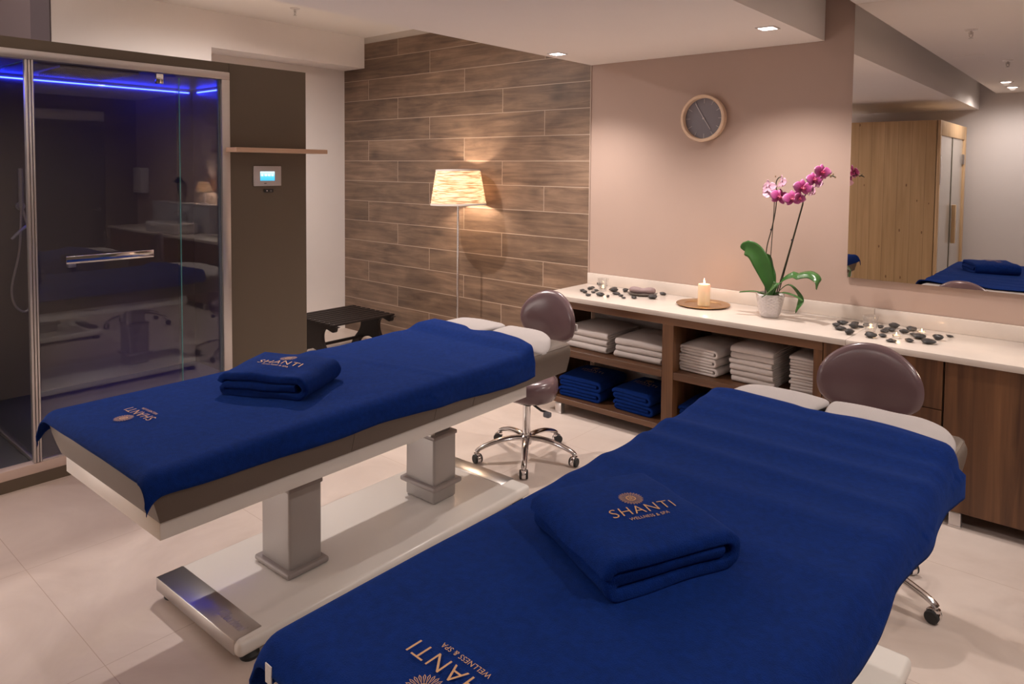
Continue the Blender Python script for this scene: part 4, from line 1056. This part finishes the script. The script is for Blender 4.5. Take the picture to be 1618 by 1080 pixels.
leaf([W3(-1.53, Y0-.02, .955), W3(-1.50, Y0-.05, 1.01), W3(-1.485, Y0-.07, 1.035), W3(-1.515, Y0-.09, .985), W3(-1.565, Y0-.10, .945)], .021, 4)
leaf([W3(-1.52, Y0+.02, .96), W3(-1.46, Y0+.03, 1.015), W3(-1.40, Y0+.02, .975), W3(-1.375, Y0+.0, .93), W3(-1.395, Y0-.02, .865)], .017, 5)
leaf([W3(-1.53, Y0-.01, .95), W3(-1.47, Y0-.04, .975), W3(-1.40, Y0-.05, .968), W3(-1.345, Y0-.055, .945)], .017, 6)
leaf([W3(-1.56, Y0-.02, .95), W3(-1.62, Y0-.05, .965), W3(-1.675, Y0-.07, .960), W3(-1.71, Y0-.08, .955)], .015, 7)
def stem(pts, r=.0032):
    o = obj('flower_stem', tube(BM(), smooth_path(pts, 8), r, 8), STEM, O); return o
s1 = stem([W3(-1.585, Y0+.01, .93), W3(-1.592, Y0+.02, 1.08), W3(-1.588, Y0+.02, 1.22), W3(-1.560, Y0+.01, 1.33), W3(-1.537, Y0, 1.43), W3(-1.528, Y0, 1.54), W3(-1.535, Y0, 1.61), W3(-1.515, Y0-.01, 1.645), W3(-1.485, Y0-.02, 1.64)])
s2 = stem([W3(-1.57, Y0+.02, .93), W3(-1.565, Y0+.02, 1.12), W3(-1.552, Y0+.01, 1.33), W3(-1.542, Y0, 1.50), W3(-1.55, Y0, 1.58), W3(-1.58, Y0-.02, 1.60)], .0025)
s3 = stem([W3(-1.525, Y0+.01, .94), W3(-1.492, Y0+.01, 1.06), W3(-1.44, Y0, 1.25), W3(-1.385, Y0-.01, 1.46), W3(-1.355, Y0-.02, 1.56), W3(-1.30, Y0-.03, 1.63), W3(-1.245, Y0-.03, 1.662), W3(-1.20, Y0-.03, 1.655)], .0036)
obj('support_stick', tube(BM(), [W3(-1.518, Y0+.018, .93), W3(-1.375, Y0-.004, 1.50)], .003, 6), STEM, O)
bm = BM(); blob(bm, W3(-1.554, Y0-.004, 1.337), (.008, .006, .008), 1); blob(bm, W3(-1.430, Y0-.006, 1.285), (.009, .006, .008), 1)
obj('stem_clip', bm, BLACKM, O)
def petal(bm, ang, r, wd, cup, y0=0, k=1.0):
    """broad rounded petal in the XZ plane, facing -Y"""
    n = 9; ca, sa = math.cos(ang), math.sin(ang); rows = []
    for i in range(n+1):
        u = i/n; rr = r*u; hw = wd*math.sin(PI*min(1, .12+u*.88))**.6*(.35+.65*sstep(0, .4, u)) if u < 1 else wd*.12
        row = []
        for q in range(-3, 4):
            f = q/3; x, z = rr*1, hw*f
            X, Z = x*ca-z*sa, x*sa+z*ca
            row.append(bm.verts.new((X, y0-cup*(u**2)*.010+.004*abs(f)**2*k, Z)))
        rows.append(row)
    for a, b in zip(rows, rows[1:]):
        for q in range(6): bm.faces.new((a[q], a[q+1], b[q+1], b[q]))
def make_flower(back=False):
    bm = BM()
    for a in (PI/2, PI*1.25, PI*1.75): petal(bm, a, .043, .015, -.5, .004)
    for a in (.10, PI-.10): petal(bm, a, .050, .027, .9, -.001)
    o = obj('flower', bm, PETALB if back else PETAL, O, ang=80); m = o.modifiers.new('thickness', 'SOLIDIFY'); m.thickness = .0012; m.offset = 0
    bm = BM(); blob(bm, (0, -.010, -.010), (.007, .012, .009), 2, .4, 3); blob(bm, (-.008, -.012, -.006), (.005, .006, .006), 1); blob(bm, (.008, -.012, -.006), (.005, .006, .006), 1); blob(bm, (0, -.008, .003), (.004, .006, .005), 1)
    obj('lip', bm, LIP, o); return o
fl0, fb0 = make_flower(), make_flower(True)
def put(o, x, z, dy, rz, rx, s, first=False, ry=0):
    c = o if first else dup(o, O)
    c.location = W3(x, Y0+dy, z); c.rotation_euler = (math.radians(rx), math.radians(ry), math.radians(rz)); s *= 1.13; c.scale = (s, s, s)
put(fl0, -1.496, 1.537, -.045, 30, -15, 1.0, True, 12)
for a in ((-1.420, 1.530, -.05, 20, -12, .98, False, -8), (-1.362, 1.592, -.06, 35, -5, 1.0, False, 5), (-1.303, 1.640, -.05, 40, -15, .88, False, -5), (-1.262, 1.682, -.05, 45, -8, .92, False, 10), (-1.376, 1.533, -.065, 60, 5, .72, False, 20)):
    put(fl0, *a)
put(fb0, -1.566, 1.588, -.03, 160, 10, .88, True, 5)
for a in ((-1.555, 1.548, -.035, 200, 25, .75), (-1.488, 1.618, -.03, 130, 10, .85), (-1.318, 1.570, -.03, 120, 10, .75), (-1.290, 1.612, -.02, 140, 20, .65)):
    put(fb0, *a)
bm = BM()
for x, z, r in ((-1.222, 1.658, .007), (-1.210, 1.668, .005), (-1.198, 1.652, .005), (-1.506, 1.650, .006), (-1.535, 1.652, .005)): blob(bm, W3(x, Y0-.03 if x > -1.3 else Y0-.01, z), (r, r, r*1.3), 1)
obj('buds', bm, simple('bud', (.22, .14, .07), .5), O)

# ------------------------------------------------------------------ stones, glasses, tea lights
def tumbler(x, y, label):
    t = obj('tea_light_glass', lathe(BM(), [(0, 0), (.026, 0), (.030, .003), (.040, .088), (.0385, .089), (.0375, .088), (.0275, .010), (0, .009)], n=40), TUMBLER, None, ang=50)
    t.location = (x, y, ZC); return tag(t, label, 'glass', 'tea light glasses')
def tealight(x, y, z, label, e=.05):
    t = thing('tea_light', label, 'candle', (x, y, z), 0, 'tea lights')
    obj('tin_cup', lathe(BM(), [(0, 0), (.0185, 0), (.019, .001), (.0195, .016), (.0185, .0155), (.0180, .012), (0, .012)], n=28), TINM, t)
    obj('wax', cyl(BM(), (0, 0, 0), .0178, .011, .0125, 24), WAX, t)
    flame(t, .013, .45)
    if e: flamelight((x, y, z+.032), e)
tumbler(-2.765, 4.222, 'clear tapered tea light glass at the left end of the worktop'); tealight(-2.765, 4.222, ZC+.0095, 'tiny lit tea light inside the glass at the left end of the worktop')
tumbler(-.997, 4.145, 'clear tapered tea light glass among dark pebbles beneath the mirror'); tealight(-.997, 4.145, ZC+.0095, 'tiny lit tea light inside the glass beneath the mirror')
tealight(-.858, 4.085, ZC, 'lit tea light in a bare tin cup, nearer to the worktop front edge'); tealight(-.776, 4.270, ZC, 'lit tea light in a bare tin cup, nearer to the backsplash')
SL = [(-2.85, 4.092, 1.2), (-2.805, 4.054, .9), (-2.73, 3.985, .9), (-2.858, 4.2, 1.25), (-2.874, 4.253, .9), (-2.923, 4.419, 1.1), (-2.767, 4.106, 1.0), (-2.786, 4.168, .8), (-2.664, 4.032, 1.3), (-2.6, 4.032, .8), (-2.753, 4.355, .9), (-2.692, 4.242, 1.5), (-2.611, 4.159, 1.3), (-2.554, 4.121, .9), (-2.5, 4.068, .7), (-2.622, 4.292, 1.4), (-2.448, 4.117, 1.0), (-2.365, 4.36, 1.1), (-2.35, 4.186, 1.5)]
SR = [(-1.173, 4.153, 1.2), (-1.164, 4.236, 1.3), (-1.131, 4.083, 1.3), (-1.063, 4.004, 1.4), (-1.108, 4.272, 1.0), (-1.087, 4.175, 1.2), (-1.067, 4.222, .9), (-1.049, 4.268, .9), (-.963, 4.006, 1.4), (-.981, 4.288, 1.1), (-.935, 4.174, 1.0), (-.915, 4.06, 1.0), (-.924, 4.34, 1.5), (-.921, 4.236, 1.3), (-.857, 3.975, 1.1), (-.848, 4.225, 1.1), (-.834, 4.325, 1.4), (-.800, 4.20, .9), (-.788, 4.043, 1.3), (-.765, 4.15, 1.7), (-.709, 4.068, 1.6), (-.688, 4.184, 1.3), (-.650, 4.298, .8)]
random.seed(11)
protos = []
for k in range(6):
    bm = BM(); blob(bm, (0, 0, 0), (.020, .013+.003*(k % 3), .0070+.0016*(k % 2)), 3, .35, k*3.3)
    zm = min(v.co.z for v in bm.verts)
    for v in bm.verts: v.co.z -= zm
    me = bpy.data.meshes.new('pebble'); bm.to_mesh(me); bm.free(); me.materials.append(STONE)
    for p in me.polygons: p.use_smooth = True
    protos.append(me)
ORD = ['first', 'second', 'third', 'fourth', 'fifth', 'sixth', 'seventh', 'eighth', 'ninth', 'tenth']
def stones(L, grp, lab, special):
    rows = {'front': [], 'middle': [], 'back': []}
    ys = sorted(p[1] for p in L); a_, b_ = ys[len(ys)//3], ys[2*len(ys)//3]
    for i, p in enumerate(L): rows['front' if p[1] < a_ else ('middle' if p[1] < b_ else 'back')].append(i)
    name_of = {}
    for rn, ids in rows.items():
        for k, i in enumerate(sorted(ids, key=lambda i: L[i][0])): name_of[i] = f'dark grey pebble, {ORD[k]} from the left in the {rn} row {lab}'
    for i, (x, y, s) in enumerate(L):
        if not s: continue
        o = bpy.data.objects.new('pebble', protos[i % 6]); COL.objects.link(o); o.location = (x, y, ZC); s *= 1.08
        o.scale = (s, s, s*random.uniform(.8, 1.25)); o.rotation_euler = (0, 0, random.uniform(0, PI))
        tag(o, special.get(i, name_of[i]), 'pebble', grp)
stones(SL, 'pebbles at the left end of the worktop', 'at the tiled end', {17: 'dark pebble lying alone between the stone dish and the candle plate', 18: 'long flat dark pebble in front of the stone dish'})
stones(SR, 'pebbles beneath the mirror', 'beneath the mirror', {22: 'small round pebble farthest along the worktop beneath the mirror', 3: 'large dark pebble lying across the worktop seam'})
o = obj('stone_dish', lathe(BM(), [(0, .006), (.07, .006), (.098, .016), (.102, .015), (.085, .002), (.03, 0), (0, 0)], n=44, rad=lambda a, z: 1+.05*math.sin(2*a+1)), BOWLM, None, ang=50)
o.location = (-2.472, 4.262, ZC); o.scale = (.98, .75, 1); o.rotation_euler = (0, 0, .35); tag(o, 'flat dark stoneware dish holding a lilac massage stone', 'dish')
bm = BM()
tube(bm, smooth_path([(-.075, .018, 0), (-.05, -.012, .006), (0, -.020, .002), (.05, -.012, .006), (.075, .018, 0)], 6), [.012]+[.022+.006*math.sin(PI*i/23)**.5-.006*math.exp(-((i-12)/3)**2) for i in range(23)]+[.012], 16, 1, 1)
for v in bm.verts: v.co.z = v.co.z*.85
o = obj('massage_stone', bm, LILAC, None, ang=80); o.location = (-2.472, 4.262, ZC+.031); o.rotation_euler = (0, 0, .35); tag(o, 'lilac curved massage stone resting on the dark dish', 'massage stone')

# ------------------------------------------------------------------ washbasin end of the worktop (seen in the shower glass)
o = thing('washbasin', 'rectangular white washbasin on the worktop, seen in the shower glass', 'washbasin', (.72, 4.12, ZC))
bm = BM(); box(bm, -.42, .42, -.22, .10, 0, .13, .02, 3); obj('bowl', bm, PORC, o)
obj('bowl_rim', box(BM(), -.40, .40, -.20, .085, .128, .132, .004), simple('basin_inside', (.30, .28, .28), .3), o)
bm = BM(); tube(bm, smooth_path([(0, .13, 0), (0, .13, .22), (0, .08, .26), (0, -.02, .25)], 6), .012, 10); obj('tap', bm, CHROME, o)
o = thing('storage_box', 'long white storage box behind the washbasin', 'storage box', (.95, 4.36, ZC)); obj('body', box(BM(), -.85, .85, -.09, .055, 0, .345, .004), simple('box_white', (.50, .48, .50), .5), o)
obj('lid', box(BM(), -.86, .86, -.10, .058, .346, .362, .003), PORC, o)
o = thing('table_lamp', 'small lit table lamp with turned white foot and cone shade', 'table lamp', (.38, 4.34, ZC+.3625))
obj('foot', lathe(BM(), [(0, 0), (.05, 0), (.05, .012), (.025, .02), (.016, .04), (.024, .07), (.022, .12), (.014, .14), (.02, .15), (.016, .165), (0, .165)], n=24), PORC, o)
sh = obj('lamp_shade', lathe(BM(), [(.115, .155), (.06, .29), (.058, .29), (.113, .155)], n=36), SHADE, o)
obj('bulb', lathe(BM(), [(0, .165), (.012, .17), (.02, .2), (0, .23)], n=14), emit('small_bulb', (1, .86, .68), 900), o)
o = thing('foliage_vase', 'dark leafy sprig in a small vase beside the table lamp', 'vase', (1.12, 4.34, ZC+.3625))
obj('vase', lathe(BM(), [(0, 0), (.03, 0), (.035, .03), (.02, .08), (.016, .14), (.02, .15), (.014, .15), (0, .02)], n=24), TUMBLER, o)
bm = BM(); random.seed(5)
for k in range(26):
    a, b = random.random()*2*PI, random.uniform(.1, 1.2); p = Vector((math.cos(a)*math.sin(b)*.09, math.sin(a)*math.sin(b)*.05, .24+math.cos(b)*.09)); blob(bm, p, (.030, .012, .016), 1, .4, k, Matrix.Rotation(a, 4, 'Z'))
    tube(bm, [(0, 0, .1), tuple(p)], .002, 5)
obj('foliage', bm, simple('dark_leaf', (.02, .035, .02), .5), o)
o = thing('towel_dispenser', 'white paper towel dispenser on the wall beside the door', 'towel dispenser', (2.45, WY, 1.27)); obj('housing', box(BM(), -.14, .14, -.12, -.001, 0, .37, .01), simple('dispenser_white', (.6, .57, .58), .4), o); obj('slot', box(BM(), -.10, .10, -.123, -.118, .03, .04), BLACKM, o)
